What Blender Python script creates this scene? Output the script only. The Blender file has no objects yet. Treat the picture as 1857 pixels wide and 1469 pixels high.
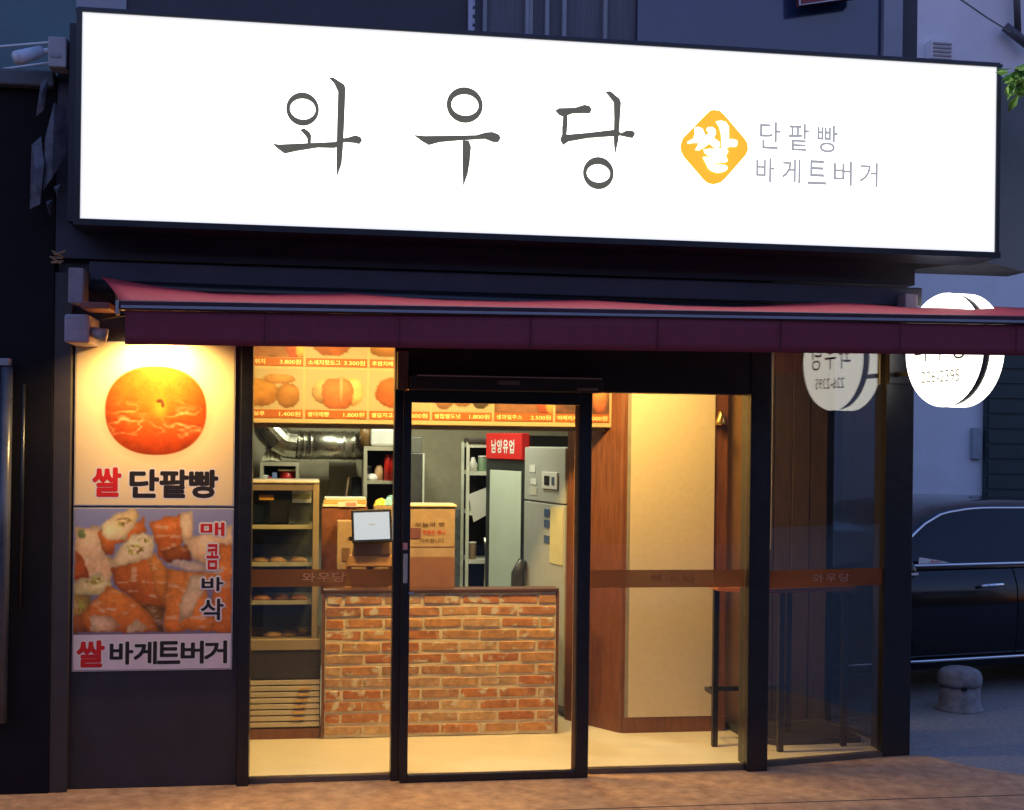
import bpy, bmesh, math, random
import numpy as np
from mathutils import Matrix, Vector
random.seed(7); RNG = np.random.default_rng(7)
R = math.radians
scn = bpy.context.scene
col = scn.collection

# ------------------------------------------------------------------ camera
TH, RHO, CD, CH = R(8.8), 0.012, 6.70, 1.75          # yaw to the right, roll, distance, height
FPX, IW, IH, PX, PY = 2333.0, 1857.0, 1469.0, 928.5, 800.0
CAM = Vector((-CD*math.sin(TH), -CD*math.cos(TH), CH))
FW = Vector((math.sin(TH), math.cos(TH), 0)); RT0 = Vector((math.cos(TH), -math.sin(TH), 0)); U0 = Vector((0, 0, 1))
RT = RT0*math.cos(RHO) + U0*math.sin(RHO); UP = U0*math.cos(RHO) - RT0*math.sin(RHO)
cd = bpy.data.cameras.new('camera'); cam = bpy.data.objects.new('camera', cd); col.objects.link(cam)
cam.matrix_world = Matrix((( RT.x, UP.x, -FW.x, CAM.x), (RT.y, UP.y, -FW.y, CAM.y), (RT.z, UP.z, -FW.z, CAM.z), (0, 0, 0, 1)))
cd.sensor_width = 36; cd.lens = FPX/IW*36; cd.shift_y = (PY-IH/2)/IW; cd.clip_start = .05; cd.clip_end = 500
scn.camera = cam
def onY(px, py, Y):                                   # where the sight line of a photo point meets the plane y = Y
    d = FW + RT*((px-PX)/FPX) - UP*((py-PY)/FPX)
    return CAM + d*((Y-CAM.y)/d.y)

# ------------------------------------------------------------------ sky and sun (dusk)
wd = bpy.data.worlds.new('World'); scn.world = wd; wd.use_nodes = True
nt = wd.node_tree; sky = nt.nodes.new('ShaderNodeTexSky'); sky.sky_type = 'NISHITA'; sky.sun_disc = False
sky.sun_elevation = R(-1.5); sky.sun_rotation = R(15); sky.ozone_density = 2.6; sky.air_density = 1.0; sky.dust_density = .5
bg = nt.nodes['Background']; nt.links.new(sky.outputs[0], bg.inputs[0]); bg.inputs[1].default_value = 5.0
sd = bpy.data.lights.new('sun', 'SUN'); sd.energy = .02; sd.angle = R(20); sd.color = (1, .85, .7)
so = bpy.data.objects.new('sun', sd); col.objects.link(so); so.rotation_euler = (R(-80), 0, R(-15))
vs = scn.view_settings; vs.view_transform = 'Standard'; vs.look = 'None'; vs.gamma = 1; vs.exposure = 0; vs.use_curve_mapping = False
cy = scn.cycles; cy.use_denoising = True; cy.max_bounces = 8; cy.transparent_max_bounces = 24; cy.sample_clamp_indirect = 6
cy.caustics_reflective = False; cy.caustics_refractive = False; cy.blur_glossy = .5

# ------------------------------------------------------------------ materials
def lin(c): c = c/255.; return c/12.92 if c <= .04045 else ((c+.055)/1.055)**2.4
def S(r, g, b): return (lin(r), lin(g), lin(b))
MATS = {}
def mat(name, c, rough=.6, var=.15, scale=8., bump=0., metal=0., emit=0., stretch=None, spec=.5, c2=None, coat=0.):
    if name in MATS: return MATS[name]
    m = bpy.data.materials.new(name); m.use_nodes = True; n = m.node_tree.nodes; l = m.node_tree.links
    b = n['Principled BSDF']; b.inputs['Roughness'].default_value = rough; b.inputs['Metallic'].default_value = metal
    b.inputs['Specular IOR Level'].default_value = spec; b.inputs['Coat Weight'].default_value = coat
    tc = n.new('ShaderNodeTexCoord'); mp = n.new('ShaderNodeMapping'); l.new(tc.outputs['Object'], mp.inputs[0])
    if stretch: mp.inputs['Scale'].default_value = stretch
    nz = n.new('ShaderNodeTexNoise'); nz.inputs['Scale'].default_value = scale; nz.inputs['Detail'].default_value = 5; nz.inputs['Roughness'].default_value = .65
    l.new(mp.outputs[0], nz.inputs[0])
    rp = n.new('ShaderNodeValToRGB'); l.new(nz.outputs['Fac'], rp.inputs[0])
    rp.color_ramp.elements[0].position = .3; rp.color_ramp.elements[1].position = .7
    d = c2 if c2 else tuple(x*(1-var) for x in c); e = c if c2 else tuple(min(1, x*(1+var)) for x in c)
    rp.color_ramp.elements[0].color = (*d, 1); rp.color_ramp.elements[1].color = (*e, 1)
    l.new(rp.outputs[0], b.inputs['Base Color'])
    if rough > .12:
        mr = n.new('ShaderNodeMapRange'); mr.inputs[3].default_value = max(.02, rough-.12); mr.inputs[4].default_value = min(1, rough+.1)
        l.new(nz.outputs['Fac'], mr.inputs[0]); l.new(mr.outputs[0], b.inputs['Roughness'])
    if bump:
        bp = n.new('ShaderNodeBump'); bp.inputs['Strength'].default_value = bump; bp.inputs['Distance'].default_value = .01
        l.new(nz.outputs['Fac'], bp.inputs['Height']); l.new(bp.outputs[0], b.inputs['Normal'])
    if emit:
        l.new(rp.outputs[0], b.inputs['Emission Color']); b.inputs['Emission Strength'].default_value = emit
    MATS[name] = m; return m
def emitter(name, c, s, base=.7):
    m = bpy.data.materials.new(name); m.use_nodes = True; n = m.node_tree.nodes; l = m.node_tree.links
    b = n['Principled BSDF']; b.inputs['Base Color'].default_value = (*[x*base for x in c], 1); b.inputs['Roughness'].default_value = .4
    b.inputs['Emission Color'].default_value = (*c, 1); b.inputs['Emission Strength'].default_value = s
    return m
def glass_mat(name, tint=(.93, .95, .94), refl=.035, rough=.0):
    m = bpy.data.materials.new(name); m.use_nodes = True; n = m.node_tree.nodes; l = m.node_tree.links
    for x in list(n):
        if x.type != 'OUTPUT_MATERIAL': n.remove(x)
    out = n[0] if n[0].type == 'OUTPUT_MATERIAL' else n['Material Output']
    t = n.new('ShaderNodeBsdfTransparent'); t.inputs[0].default_value = (*tint, 1)
    g = n.new('ShaderNodeBsdfGlossy'); g.inputs['Roughness'].default_value = rough; g.inputs[0].default_value = (1, 1, 1, 1)
    lw = n.new('ShaderNodeLayerWeight'); lw.inputs[0].default_value = .5
    p = n.new('ShaderNodeMath'); p.operation = 'POWER'; p.inputs[1].default_value = 5; l.new(lw.outputs['Facing'], p.inputs[0])
    q = n.new('ShaderNodeMath'); q.operation = 'MULTIPLY_ADD'; q.inputs[1].default_value = 1-refl; q.inputs[2].default_value = refl; l.new(p.outputs[0], q.inputs[0])
    mx = n.new('ShaderNodeMixShader'); l.new(q.outputs[0], mx.inputs[0]); l.new(t.outputs[0], mx.inputs[1]); l.new(g.outputs[0], mx.inputs[2])
    l.new(mx.outputs[0], out.inputs[0]); return m
def film_mat(name, c, alpha):                        # translucent adhesive film on glass
    m = bpy.data.materials.new(name); m.use_nodes = True; n = m.node_tree.nodes; l = m.node_tree.links
    out = n['Material Output']; n.remove(n['Principled BSDF'])
    tl_ = n.new('ShaderNodeBsdfTranslucent'); tl_.inputs[0].default_value = (*c, 1); df = n.new('ShaderNodeBsdfDiffuse'); df.inputs[0].default_value = (*c, 1)
    m0 = n.new('ShaderNodeMixShader'); m0.inputs[0].default_value = .35; l.new(tl_.outputs[0], m0.inputs[1]); l.new(df.outputs[0], m0.inputs[2])
    tp = n.new('ShaderNodeBsdfTransparent'); m1 = n.new('ShaderNodeMixShader'); l.new(tp.outputs[0], m1.inputs[1]); l.new(m0.outputs[0], m1.inputs[2]); l.new(m1.outputs[0], out.inputs[0])
    nz = n.new('ShaderNodeTexNoise'); nz.inputs['Scale'].default_value = 60
    mr = n.new('ShaderNodeMapRange'); mr.inputs[3].default_value = alpha-.04; mr.inputs[4].default_value = alpha+.04
    l.new(nz.outputs['Fac'], mr.inputs[0]); l.new(mr.outputs[0], m1.inputs[0]); return m
def print_mat(name):                                  # printed picture: colours stored per point of the sheet
    m = bpy.data.materials.new(name); m.use_nodes = True; n = m.node_tree.nodes; l = m.node_tree.links
    b = n['Principled BSDF']; b.inputs['Roughness'].default_value = .45; b.inputs['Specular IOR Level'].default_value = .25
    a = n.new('ShaderNodeAttribute'); a.attribute_name = 'Col'; l.new(a.outputs['Color'], b.inputs['Base Color']); return m
M_print = print_mat('printed_sheet')
M_black = mat('black_frame', (.012, .012, .015), .35, .25, 20)
M_panel = mat('black_panel', (.030, .026, .029), .55, .2, 6, .05)
M_fascia = mat('dark_fascia', (.035, .032, .045), .5, .25, 5, .05)
M_white = mat('white_paint', (.75, .74, .72), .5, .06)
M_steel = mat('steel', (.55, .55, .53), .3, .1, 3, 0, 1.0, stretch=(1, 1, 30))
M_chrome = mat('chrome', (.8, .8, .82), .12, .03, 3, 0, 1.0)
M_wood = mat('dark_red_wood', S(112, 66, 44), .45, .3, 9, .08, stretch=(6, 6, .6))
M_cream = mat('cream_wallpaper', (.60, .48, .32), .7, .05, 30, .03)
M_glass = glass_mat('clear_glass')
M_card = mat('cardboard', S(160, 134, 106), .8, .18, 12, .08)
M_grey = mat('grey_plastic', (.30, .30, .31), .5, .1)
M_kwall = mat('kitchen_wall', (.40, .36, .27), .7, .1, 14, .05)

# ------------------------------------------------------------------ mesh helpers
WM = {}
class MB:
    def __init__(s): s.v = []; s.f = []
    def add(s, vs, fs):
        o = len(s.v); s.v += [tuple(v) for v in vs]; s.f += [tuple(i+o for i in f) for f in fs]; return s
    def box(s, x0, x1, y0, y1, z0, z1):
        return s.add([(x0,y0,z0),(x1,y0,z0),(x1,y1,z0),(x0,y1,z0),(x0,y0,z1),(x1,y0,z1),(x1,y1,z1),(x0,y1,z1)],
                     [(3,2,1,0),(4,5,6,7),(0,1,5,4),(1,2,6,5),(2,3,7,6),(3,0,4,7)])
    def obox(s, a, b, th, z0, z1, off=0.):            # upright slab from plan point a to b, thickness th to the left of a->b
        a = Vector((a[0], a[1])); b = Vector((b[0], b[1])); d = (b-a).normalized(); n = Vector((-d.y, d.x))
        p = [a+n*off, b+n*off, b+n*(off+th), a+n*(off+th)]
        return s.add([(q.x, q.y, z) for z in (z0, z1) for q in p], [(3,2,1,0),(4,5,6,7),(0,1,5,4),(1,2,6,5),(2,3,7,6),(3,0,4,7)])
    def tube(s, pts, r, n=10, cap=True):
        pts = [Vector(p) for p in pts]; rs = r if isinstance(r, (list, tuple)) else [r]*len(pts); rings = []
        for i, p in enumerate(pts):
            d = (pts[min(i+1, len(pts)-1)]-pts[max(i-1, 0)]).normalized()
            a = d.orthogonal().normalized() if i == 0 else (pa - d*pa.dot(d)).normalized()
            pa = a; b = d.cross(a)
            rings.append([p+(a*math.cos(t)+b*math.sin(t))*rs[i] for t in [2*math.pi*k/n for k in range(n)]])
        o = len(s.v)
        for g in rings: s.v += [tuple(q) for q in g]
        for i in range(len(rings)-1):
            for k in range(n): s.f.append((o+i*n+k, o+i*n+(k+1) % n, o+(i+1)*n+(k+1) % n, o+(i+1)*n+k))
        if cap: s.f.append(tuple(o+k for k in range(n))[::-1]); s.f.append(tuple(o+(len(rings)-1)*n+k for k in range(n)))
        return s
    def prism(s, poly, y0, y1):                       # polygon in x,z extruded along y
        n = len(poly); vs = [(x, y0, z) for x, z in poly]+[(x, y1, z) for x, z in poly]
        return s.add(vs, [tuple(range(n)), tuple(range(n, 2*n))[::-1]]+[(i, i+n, (i+1) % n+n, (i+1) % n) for i in range(n)])
    def vprism(s, poly, z0, z1):                      # polygon in plan extruded upwards
        n = len(poly); vs = [(x, y, z0) for x, y in poly]+[(x, y, z1) for x, y in poly]
        return s.add(vs, [tuple(range(n))[::-1], tuple(range(n, 2*n))]+[(i, (i+1) % n, (i+1) % n+n, i+n) for i in range(n)])
    def ring(s, co, ro, ci, ri, y0, y1, n=40):        # flat ring in x,z with an oval hole
        vs = []
        for y in (y0, y1):
            for c, r in ((co, ro), (ci, ri)):
                vs += [(c[0]+r[0]*math.cos(2*math.pi*k/n), y, c[1]+r[1]*math.sin(2*math.pi*k/n)) for k in range(n)]
        fs = []
        for k in range(n):
            j = (k+1) % n
            fs += [(k, j, n+j, n+k), (2*n+j, 2*n+k, 3*n+k, 3*n+j), (j, k, 2*n+k, 2*n+j), (n+k, n+j, 3*n+j, 3*n+k)]
        return s.add(vs, fs)
    def lathe(s, prof, c, n=24):
        o = len(s.v)
        for r, z in prof: s.v += [(c[0]+r*math.cos(2*math.pi*k/n), c[1]+r*math.sin(2*math.pi*k/n), c[2]+z) for k in range(n)]
        for i in range(len(prof)-1):
            for k in range(n): s.f.append((o+i*n+k, o+i*n+(k+1) % n, o+(i+1)*n+(k+1) % n, o+(i+1)*n+k))
        s.f.append(tuple(o+k for k in range(n))[::-1]); s.f.append(tuple(o+(len(prof)-1)*n+k for k in range(n))); return s
    def grid(s, fn, nu, nv):
        o = len(s.v)
        for j in range(nv+1):
            for i in range(nu+1): s.v.append(tuple(fn(i/nu, j/nv)))
        for j in range(nv):
            for i in range(nu):
                a = o+j*(nu+1)+i; s.f.append((a, a+1, a+nu+2, a+nu+1))
        return s
    def xf(s, M):
        s.v = [tuple(M @ Vector(v)) for v in s.v]; return s
    def build(s, name, m, parent=None, smooth=False, bevel=0., local=False, label=None, kind=None):
        me = bpy.data.meshes.new(name); vs = s.v
        if parent is not None and not local:
            I = WM[parent.name].inverted(); vs = [tuple(I @ Vector(v)) for v in s.v]
        me.from_pydata(vs, [], s.f); me.update()
        bm = bmesh.new(); bm.from_mesh(me); bmesh.ops.recalc_face_normals(bm, faces=bm.faces[:]); bm.to_mesh(me); bm.free()
        me.materials.append(m)
        if smooth:
            for p in me.polygons: p.use_smooth = True
        o = bpy.data.objects.new(name, me); col.objects.link(o)
        if parent is not None: o.parent = parent; WM[o.name] = WM[parent.name]
        else: WM[o.name] = Matrix.Identity(4)
        if bevel:
            bv = o.modifiers.new('bevel', 'BEVEL'); bv.width = bevel; bv.segments = 2; bv.limit_method = 'ANGLE'
        if label: o['label'] = label
        if kind: o['kind'] = kind
        return o
def box(*a): return MB().box(*a)
def thing(name, label, cat, loc=(0, 0, 0), rz=0., group=None):
    o = bpy.data.objects.new(name, None); col.objects.link(o); o.location = loc; o.rotation_euler = (0, 0, rz); o.empty_display_size = .1
    o['label'] = label; o['category'] = cat
    if group: o['group'] = group
    WM[o.name] = Matrix.Translation(loc) @ Matrix.Rotation(rz, 4, 'Z'); return o
def tag(o, label, cat, group=None):
    o['label'] = label; o['category'] = cat
    if group: o['group'] = group
    return o
_txt = {}
def text_mb(s, x0, x1, z0, z1, y, th=.002, bold=0., grow=0.):   # lettering fitted to a rectangle facing -y
    key = (s, bold)
    if key not in _txt:
        c = bpy.data.curves.new('t', 'FONT'); c.body = s; c.size = 1; c.offset = bold; c.resolution_u = 3
        o = bpy.data.objects.new('t', c); col.objects.link(o); bpy.context.view_layer.update()
        me = bpy.data.meshes.new_from_object(o.evaluated_get(bpy.context.evaluated_depsgraph_get()))
        vs = [tuple(v.co) for v in me.vertices]; fs = [tuple(p.vertices) for p in me.polygons]
        bpy.data.objects.remove(o); bpy.data.curves.remove(c); bpy.data.meshes.remove(me); _txt[key] = (vs, fs)
    vs, fs = _txt[key]; a = np.array(vs)
    mn = a.min(0); mx = a.max(0)
    X = x0+(a[:, 0]-mn[0])/(mx[0]-mn[0])*(x1-x0); Z = z0+(a[:, 1]-mn[1])/(mx[1]-mn[1])*(z1-z0)
    mb = MB(); mb.add([(X[i], y, Z[i]) for i in range(len(X))], fs)
    for k in range(10 if grow else 0):
        dx, dz = grow*math.cos(k*math.pi/5), grow*math.sin(k*math.pi/5); mb.add([(X[i]+dx, y+.00002*(k+1), Z[i]+dz) for i in range(len(X))], fs)
    return mb
def paint(name, x0, x1, z0, z1, y, nx, nz, fn, parent, label=None):   # a printed sheet; fn(u,v) gives sRGB, v runs downwards
    u, v = np.meshgrid(np.linspace(0, 1, nx+1), np.linspace(0, 1, nz+1)); rgb = np.clip(fn(u, v), 0, 255)/255.
    rgb = np.where(rgb <= .04045, rgb/12.92, ((rgb+.055)/1.055)**2.4)
    mb = MB().grid(lambda a, b: (x0+a*(x1-x0), y, z1+b*(z0-z1)), nx, nz)
    o = mb.build(name, M_print, parent, label=label); me = o.data
    at = me.color_attributes.new('Col', 'FLOAT_COLOR', 'POINT')
    buf = np.ones((rgb.shape[0]*rgb.shape[1], 4), np.float32); buf[:, :3] = rgb.reshape(-1, 3); at.data.foreach_set('color', buf.ravel()); return o
def vnoise(u, v, f, seed=0):                          # smooth value noise
    rg = np.random.default_rng(seed); G = rg.random((int(f)+3, int(f)+3)); x = np.clip(u, 0, 1)*f; y = np.clip(v, 0, 1)*f
    i = x.astype(int); j = y.astype(int); a = x-i; b = y-j; a = a*a*(3-2*a); b = b*b*(3-2*b)
    return (G[j, i]*(1-a)+G[j, i+1]*a)*(1-b)+(G[j+1, i]*(1-a)+G[j+1, i+1]*a)*b
def fbm(u, v, f, seed=0): return (vnoise(u, v, f, seed)+.5*vnoise(u, v, 2*f, seed+1)+.25*vnoise(u, v, 4*f, seed+2))/1.75
def inpoly(u, v, P):
    r = np.zeros(u.shape, bool); n = len(P)
    for i in range(n):
        (x1, y1), (x2, y2) = P[i], P[(i+1) % n]
        if y1 == y2: continue
        r ^= ((y1 > v) != (y2 > v)) & (u < (x2-x1)*(v-y1)/(y2-y1)+x1)
    return r
def blend(img, m, c): return img*(1-m[..., None])+np.array(c, float)*m[..., None] if not isinstance(c, np.ndarray) or c.ndim == 1 else img*(1-m[..., None])+c*m[..., None]

# ------------------------------------------------------------------ ground and floors
def road_mat():
    return mat('asphalt', (.24, .235, .23), .85, .25, 30, .5)
g = MB().grid(lambda a, b: (-90+180*a, -90+180*b, -.004), 4, 4).build('ground', road_mat()); g['kind'] = 'structure'
M_pave = mat('pavement_concrete', (.62, .37, .19), .8, .22, 11, .9, c2=(.30, .165, .085))
pv = MB().vprism([(-9, -6.3), (3.4, -6.3), (2.95, -.45), (2.55, -.05), (2.42, .22), (-9, .3)], -.12, 0.0).build('pavement', M_pave); pv['kind'] = 'structure'
jm = mat('pavement_joint', (.06, .05, .045), .9)
for k, yy in enumerate((-.62, -1.5, -2.4, -3.3)):
    MB().box(-9, 2.9, yy-.004, yy+.004, 0, .0015).build('joint', jm, pv)
M_floor = mat('cream_floor', (.66, .60, .47), .35, .06, 5, .02)
fl = MB().vprism([(-1.36, .03), (1.36, .03), (1.43, .085), (2.16, .245), (2.30, .30), (2.12, 1.0), (1.2, 1.05), (1.2, 3.3), (-2.2, 3.3), (-2.2, .6), (-1.36, .6)], -.05, .025).build('floor', M_floor); fl['kind'] = 'structure'

# ------------------------------------------------------------------ the shop building
PA, PB, PC = Vector((1.415, .07)), Vector((2.169, .224)), Vector((2.345, .245))
bld = thing('shop_building', 'black fronted corner shop with glazed front and pale upper storey', 'building', (0, 0, 0))
MB().box(-2.28, -1.385, .0, .14, 0, 2.62).build('facade_panel', M_panel, bld, bevel=.004)
MB().box(-1.385, -1.325, -.035, .10, 0, 2.30).build('post', M_black, bld, bevel=.004)
MB().box(-.612, -.560, -.02, .09, 0, 2.30).build('post', M_black, bld, bevel=.004)
MB().box(1.285, 1.400, -.03, .12, 0, 2.30).build('post', M_black, bld, bevel=.004)
MB().vprism([(2.155, .20), (2.335, .225), (2.335, .40), (2.17, .38)], 0, 2.62).build('corner_post', M_black, bld, bevel=.005)
MB().box(-.5595, 1.2845, -.025, .09, 2.012, 2.32).build('transom_panel', M_black, bld, bevel=.004)
MB().vprism([(-1.384, -.03), (1.40, -.03), (1.42, .05), (2.16, .19), (2.16, .34), (1.40, .21), (-1.384, .12)], 2.321, 2.62).build('lintel', M_fascia, bld)
MB().vprism([(-2.28, -.06), (2.19, -.06), (2.19, .57), (-2.28, .57)], 2.621, 3.68).build('sign_wall', M_fascia, bld)
# left and rear outer walls
MB().box(-2.28, -2.21, .141, 3.4, 0, 2.62).build('side_wall', M_panel, bld)
MB().box(-2.209, 1.26, 3.31, 3.4, 0, 2.62).build('rear_wall', M_kwall, bld)
MB().box(1.21, 1.26, 1.06, 3.309, 0, 2.62).build('kitchen_wall', M_kwall, bld)
MB().vprism([(-2.208, .13), (2.12, .22), (2.30, .30), (2.13, 1.06), (1.208, 1.06), (1.208, 3.308), (-2.208, 3.308)], 2.56, 2.618).build('ceiling', M_white, bld)
# glazing: each window is a frame with pane and film
M_rail = mat('sill_rail', (.11, .085, .06), .4, .2)
def window(a, b, z0, z1, name='window', gm=None):
    w = MB().obox(a, b, .05, z0-.025, z0).build(name, M_rail, bld)
    MB().obox(a, b, .05, z1, z1+.02).build('head_rail', M_black, w)
    MB().obox(a, b, .006, z0+.001, z1-.001, .022).build('pane', gm or M_glass, w); return w
M_film = film_mat('brown_film', S(158, 112, 84), .74)
M_filmtxt = film_mat('film_lettering', S(250, 205, 160), .93)
w1 = window((-1.324, .01), (-.613, .01), .027, 2.30)
MB().box(-1.322, -.614, .0295, .0305, .994, 1.083).build('film_strip', M_film, w1)
w2 = window((.43, .01), (1.284, .01), .027, 2.011)
MB().box(.432, 1.282, .0295, .0305, .980, 1.074).build('film_strip', M_film, w2)
w3 = window((PA.x-.012, PA.y-.02), (PB.x, PB.y-.02), .027, 2.30, gm=glass_mat('tinted_glass', (.90, .91, .90), .075))
dv = (PB-PA).normalized()
MB().obox((PA.x, PA.y-.02), (PB.x-.01, PB.y-.022), .001, .965, 1.062, .0195).build('film_strip', M_film, w3)
for i, ch in enumerate('와우당'):
    text_mb(ch, -1.070+.077*i, -1.005+.077*i, 1.018, 1.066, .0285, bold=.012).build('letter', M_filmtxt, w1)
    text_mb(ch, .76+.09*i, .825+.09*i, 1.004, 1.05, .0285, bold=.006).build('letter', film_mat('faint_lettering', S(176, 126, 94), .9), w2)
    t = text_mb(ch, .30+.085*i, .368+.085*i, .99, 1.036, 0, bold=.006)
    t.xf(Matrix.Translation((PA.x, PA.y-.02, 0)) @ Matrix.Rotation(math.atan2(dv.y, dv.x), 4, 'Z') @ Matrix.Translation((0, .0175, 0))).build('letter', film_mat('pale_lettering', S(220, 190, 170), .9), w3)
w4 = window((2.135, 1.0), (2.31, .41), .027, 2.30, gm=glass_mat('darkened_glass', (.50, .51, .52), .05))  # tint darkened to dim the bay seen through it
MB().vprism([(2.12, 1.001), (2.19, 1.001), (2.19, 1.08), (2.12, 1.08)], 0, 2.56).build('post', M_black, bld)
# upper storey
M_upper = mat('upper_wall_dark', (.07, .062, .075), .7, .2, 4, .1)
M_upale = mat('upper_wall_pale', (.36, .36, .40), .7, .1, 4, .1)
MB().box(-2.05, -.19, .60, .9, 3.0, 7).build('upper_wall', M_upper, bld)
MB().box(-2.31, -2.051, .58, .9, 3.0, 7).build('pilaster', M_upale, bld)
tr = MB().box(-.189, -.165, .57, .9, 3.0, 7)
for k in range(30): tr.box(-.164, -.152, .58, .62, 3.6+k*.05, 3.632+k*.05)
tr.build('toothed_trim', mat('trim_pale', (.5, .52, .6), .5), bld)
MB().box(-.15, 2.52, .9, .95, 3.0, 7).build('upper_back_wall', M_upper, bld)
M_skyglass = mat('dark_window_glass', (.02, .022, .03), .05, .1, 2, 0, spec=.9)
uw = MB().box(-.15, .80, .66, .70, 3.0, 5.2).build('upper_window', mat('net_curtain', (.16, .155, .17), .8, .25, 3, .1, stretch=(14, 1, .4)), bld)
for xx in (-.10, .145, .165, .26, .36, .60): MB().box(xx, xx+.022, .62, .659, 3.0, 5.2).build('mullion', M_upale if xx in (.145, .26, .36) else M_grey, uw)
ub = MB().box(.801, 2.289, .62, .66, 3.0, 5.2).build('upper_window', mat('sky_tinted_glass', (.03, .05, .11), .12, .2, 1.5, 0, spec=.8), bld)  # sky reflection put into the blue base colour
MB().box(.801, 2.289, .60, .618, 3.0, 3.75).build('spandrel', mat('blue_film', (.06, .09, .2), .4, .2, 2), ub)
MB().box(2.29, 2.408, .58, .9, 3.0, 7).build('pilaster', M_upale, bld)
MB().box(2.409, 2.52, .62, .9, 3.0, 7).build('downpipe_recess', M_upper, bld)

# ------------------------------------------------------------------ main illuminated sign
sg = thing('shop_sign', 'long white illuminated box sign with dark brush lettering and orange diamond', 'sign', (.2, -.35, 2.76))
SX0, SX1, SZ0, SZ1, SY = -2.116, 2.49, 2.769, 3.738, -.35
MB().box(SX0-.03, SX1+.03, SY+.012, -.061, SZ0-.03, SZ1+.03).build('cabinet', M_fascia, sg, bevel=.006)
for a in ((SX0-.03, SX1+.03, SZ0-.03, SZ0), (SX0-.03, SX1+.03, SZ1, SZ1+.014), (SX0-.026, SX0, SZ0, SZ1), (SX1, SX1+.022, SZ0, SZ1)):
    MB().box(a[0], a[1], SY-.008, SY+.011, a[2], a[3]).build('frame', M_black, sg)
M_signface = emitter('sign_face_light', (1.0, .99, .96), 3.4)
def edge_fade(m, x0, x1, z0, z1, s):
    n = m.node_tree.nodes; l = m.node_tree.links; g_ = n.new('ShaderNodeNewGeometry'); sp = n.new('ShaderNodeSeparateXYZ'); l.new(g_.outputs['Position'], sp.inputs[0]); ds = []
    for k, c, sgn in ((0, x0, 1), (0, x1, -1), (2, z0, 1), (2, z1, -1)):
        a = n.new('ShaderNodeMath'); a.operation = 'MULTIPLY_ADD'; a.inputs[1].default_value = sgn; a.inputs[2].default_value = -sgn*c; l.new(sp.outputs[k], a.inputs[0]); ds.append(a)
    cur = ds[0]
    for d in ds[1:]:
        q = n.new('ShaderNodeMath'); q.operation = 'MINIMUM'; l.new(cur.outputs[0], q.inputs[0]); l.new(d.outputs[0], q.inputs[1]); cur = q
    r = n.new('ShaderNodeMapRange'); r.interpolation_type = 'SMOOTHSTEP'; r.inputs[1].default_value = 0; r.inputs[2].default_value = .10; r.inputs[3].default_value = .78; r.inputs[4].default_value = s
    l.new(cur.outputs[0], r.inputs[0]); l.new(r.outputs[0], n['Principled BSDF'].inputs['Emission Strength'])
edge_fade(M_signface, SX0, SX1, SZ0, SZ1, 3.6)
MB().box(SX0+.001, SX1-.001, SY, SY+.01, SZ0+.001, SZ1-.001).build('face', M_signface, sg)
MB().vprism([(SX1+.031, -.2), (2.95, .12), (2.95, .32), (2.2, .32)], 2.74, 3.77).build('side_cabinet', mat('sign_side_grey', (.10, .10, .115), .6, .2, 8), sg)
def zp(p, ox, oy, sc): q = onY(ox+p[0]/sc, oy+p[1]/sc, SY); return (q.x, q.z)
M_ink = mat('sign_letter_olive', S(92, 90, 74), .5, .12, 9, emit=.75)
def stroke(pts, par, y, nm='stroke', m=None, o=(460, 100), sc=2.579, th=.014):
    return MB().prism([zp(p, *o, sc) for p in pts], SY-y, SY-y+th-.001).build(nm, m or M_ink, par, bevel=.004)
def sring(co, ro, ci, ri, par, y):
    a = zp(co, 460, 100, 2.579); c = zp(ci, 460, 100, 2.579); k = (zp((co[0]+100, co[1]), 460, 100, 2.579)[0]-a[0])/100
    MB().ring(a, (ro[0]*k, ro[1]*k), c, (ri[0]*k, ri[1]*k), SY-y, SY-y+.013).build('stroke', M_ink, par, bevel=.004)
LET = [
 (((229,255),(77,79),(230,255),(59,49)), [
  [(217,352),(235,343),(262,362),(270,378),(268,420),(252,420),(250,390),(232,368)],
  [(87,416),(120,420),(250,414),(380,408),(415,392),(440,388),(475,377),(500,385),(508,402),(495,420),(470,414),(425,410),(400,425),(380,438),(300,436),(200,452),(145,464),(112,440)],
  [(347,107),(372,108),(425,142),(430,160),(425,300),(418,440),(412,510),(388,578),(386,480),(390,300),(394,175),(375,135)]]),
 (((986,236),(85,83),(987,236),(63,49)), [
  [(746,375),(800,380),(950,378),(1040,376),(1085,363),(1115,361),(1145,372),(1155,390),(1143,410),(1120,410),(1080,395),(960,402),(870,410),(818,424),(785,405)],
  [(975,402),(1005,402),(1016,432),(1010,500),(1000,560),(978,620),(974,520)]]),
 (((1610,554),(72,74),(1610,555),(54,41)), [
  [(1408,262),(1425,250),(1500,248),(1545,234),(1570,240),(1580,258),(1570,276),(1545,275),(1490,276),(1447,292),(1425,282)],
  [(1445,285),(1466,285),(1466,330),(1462,370),(1440,400),(1440,340)],
  [(1440,370),(1470,374),(1560,366),(1680,352),(1700,355),(1715,368),(1740,355),(1770,356),(1782,370),(1770,392),(1745,388),(1710,380),(1680,383),(1560,392),(1470,408),(1445,425),(1430,400)],
  [(1640,174),(1665,172),(1708,208),(1715,225),(1708,330),(1703,400),(1686,478),(1680,400),(1682,300),(1680,225)]])]
for rg, sts in LET:
    L = stroke(sts[0], sg, .016, 'letter')
    sring(*rg, L, .016)
    for k, s_ in enumerate(sts[1:]): stroke(s_, L, .018+.002*k)
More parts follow.
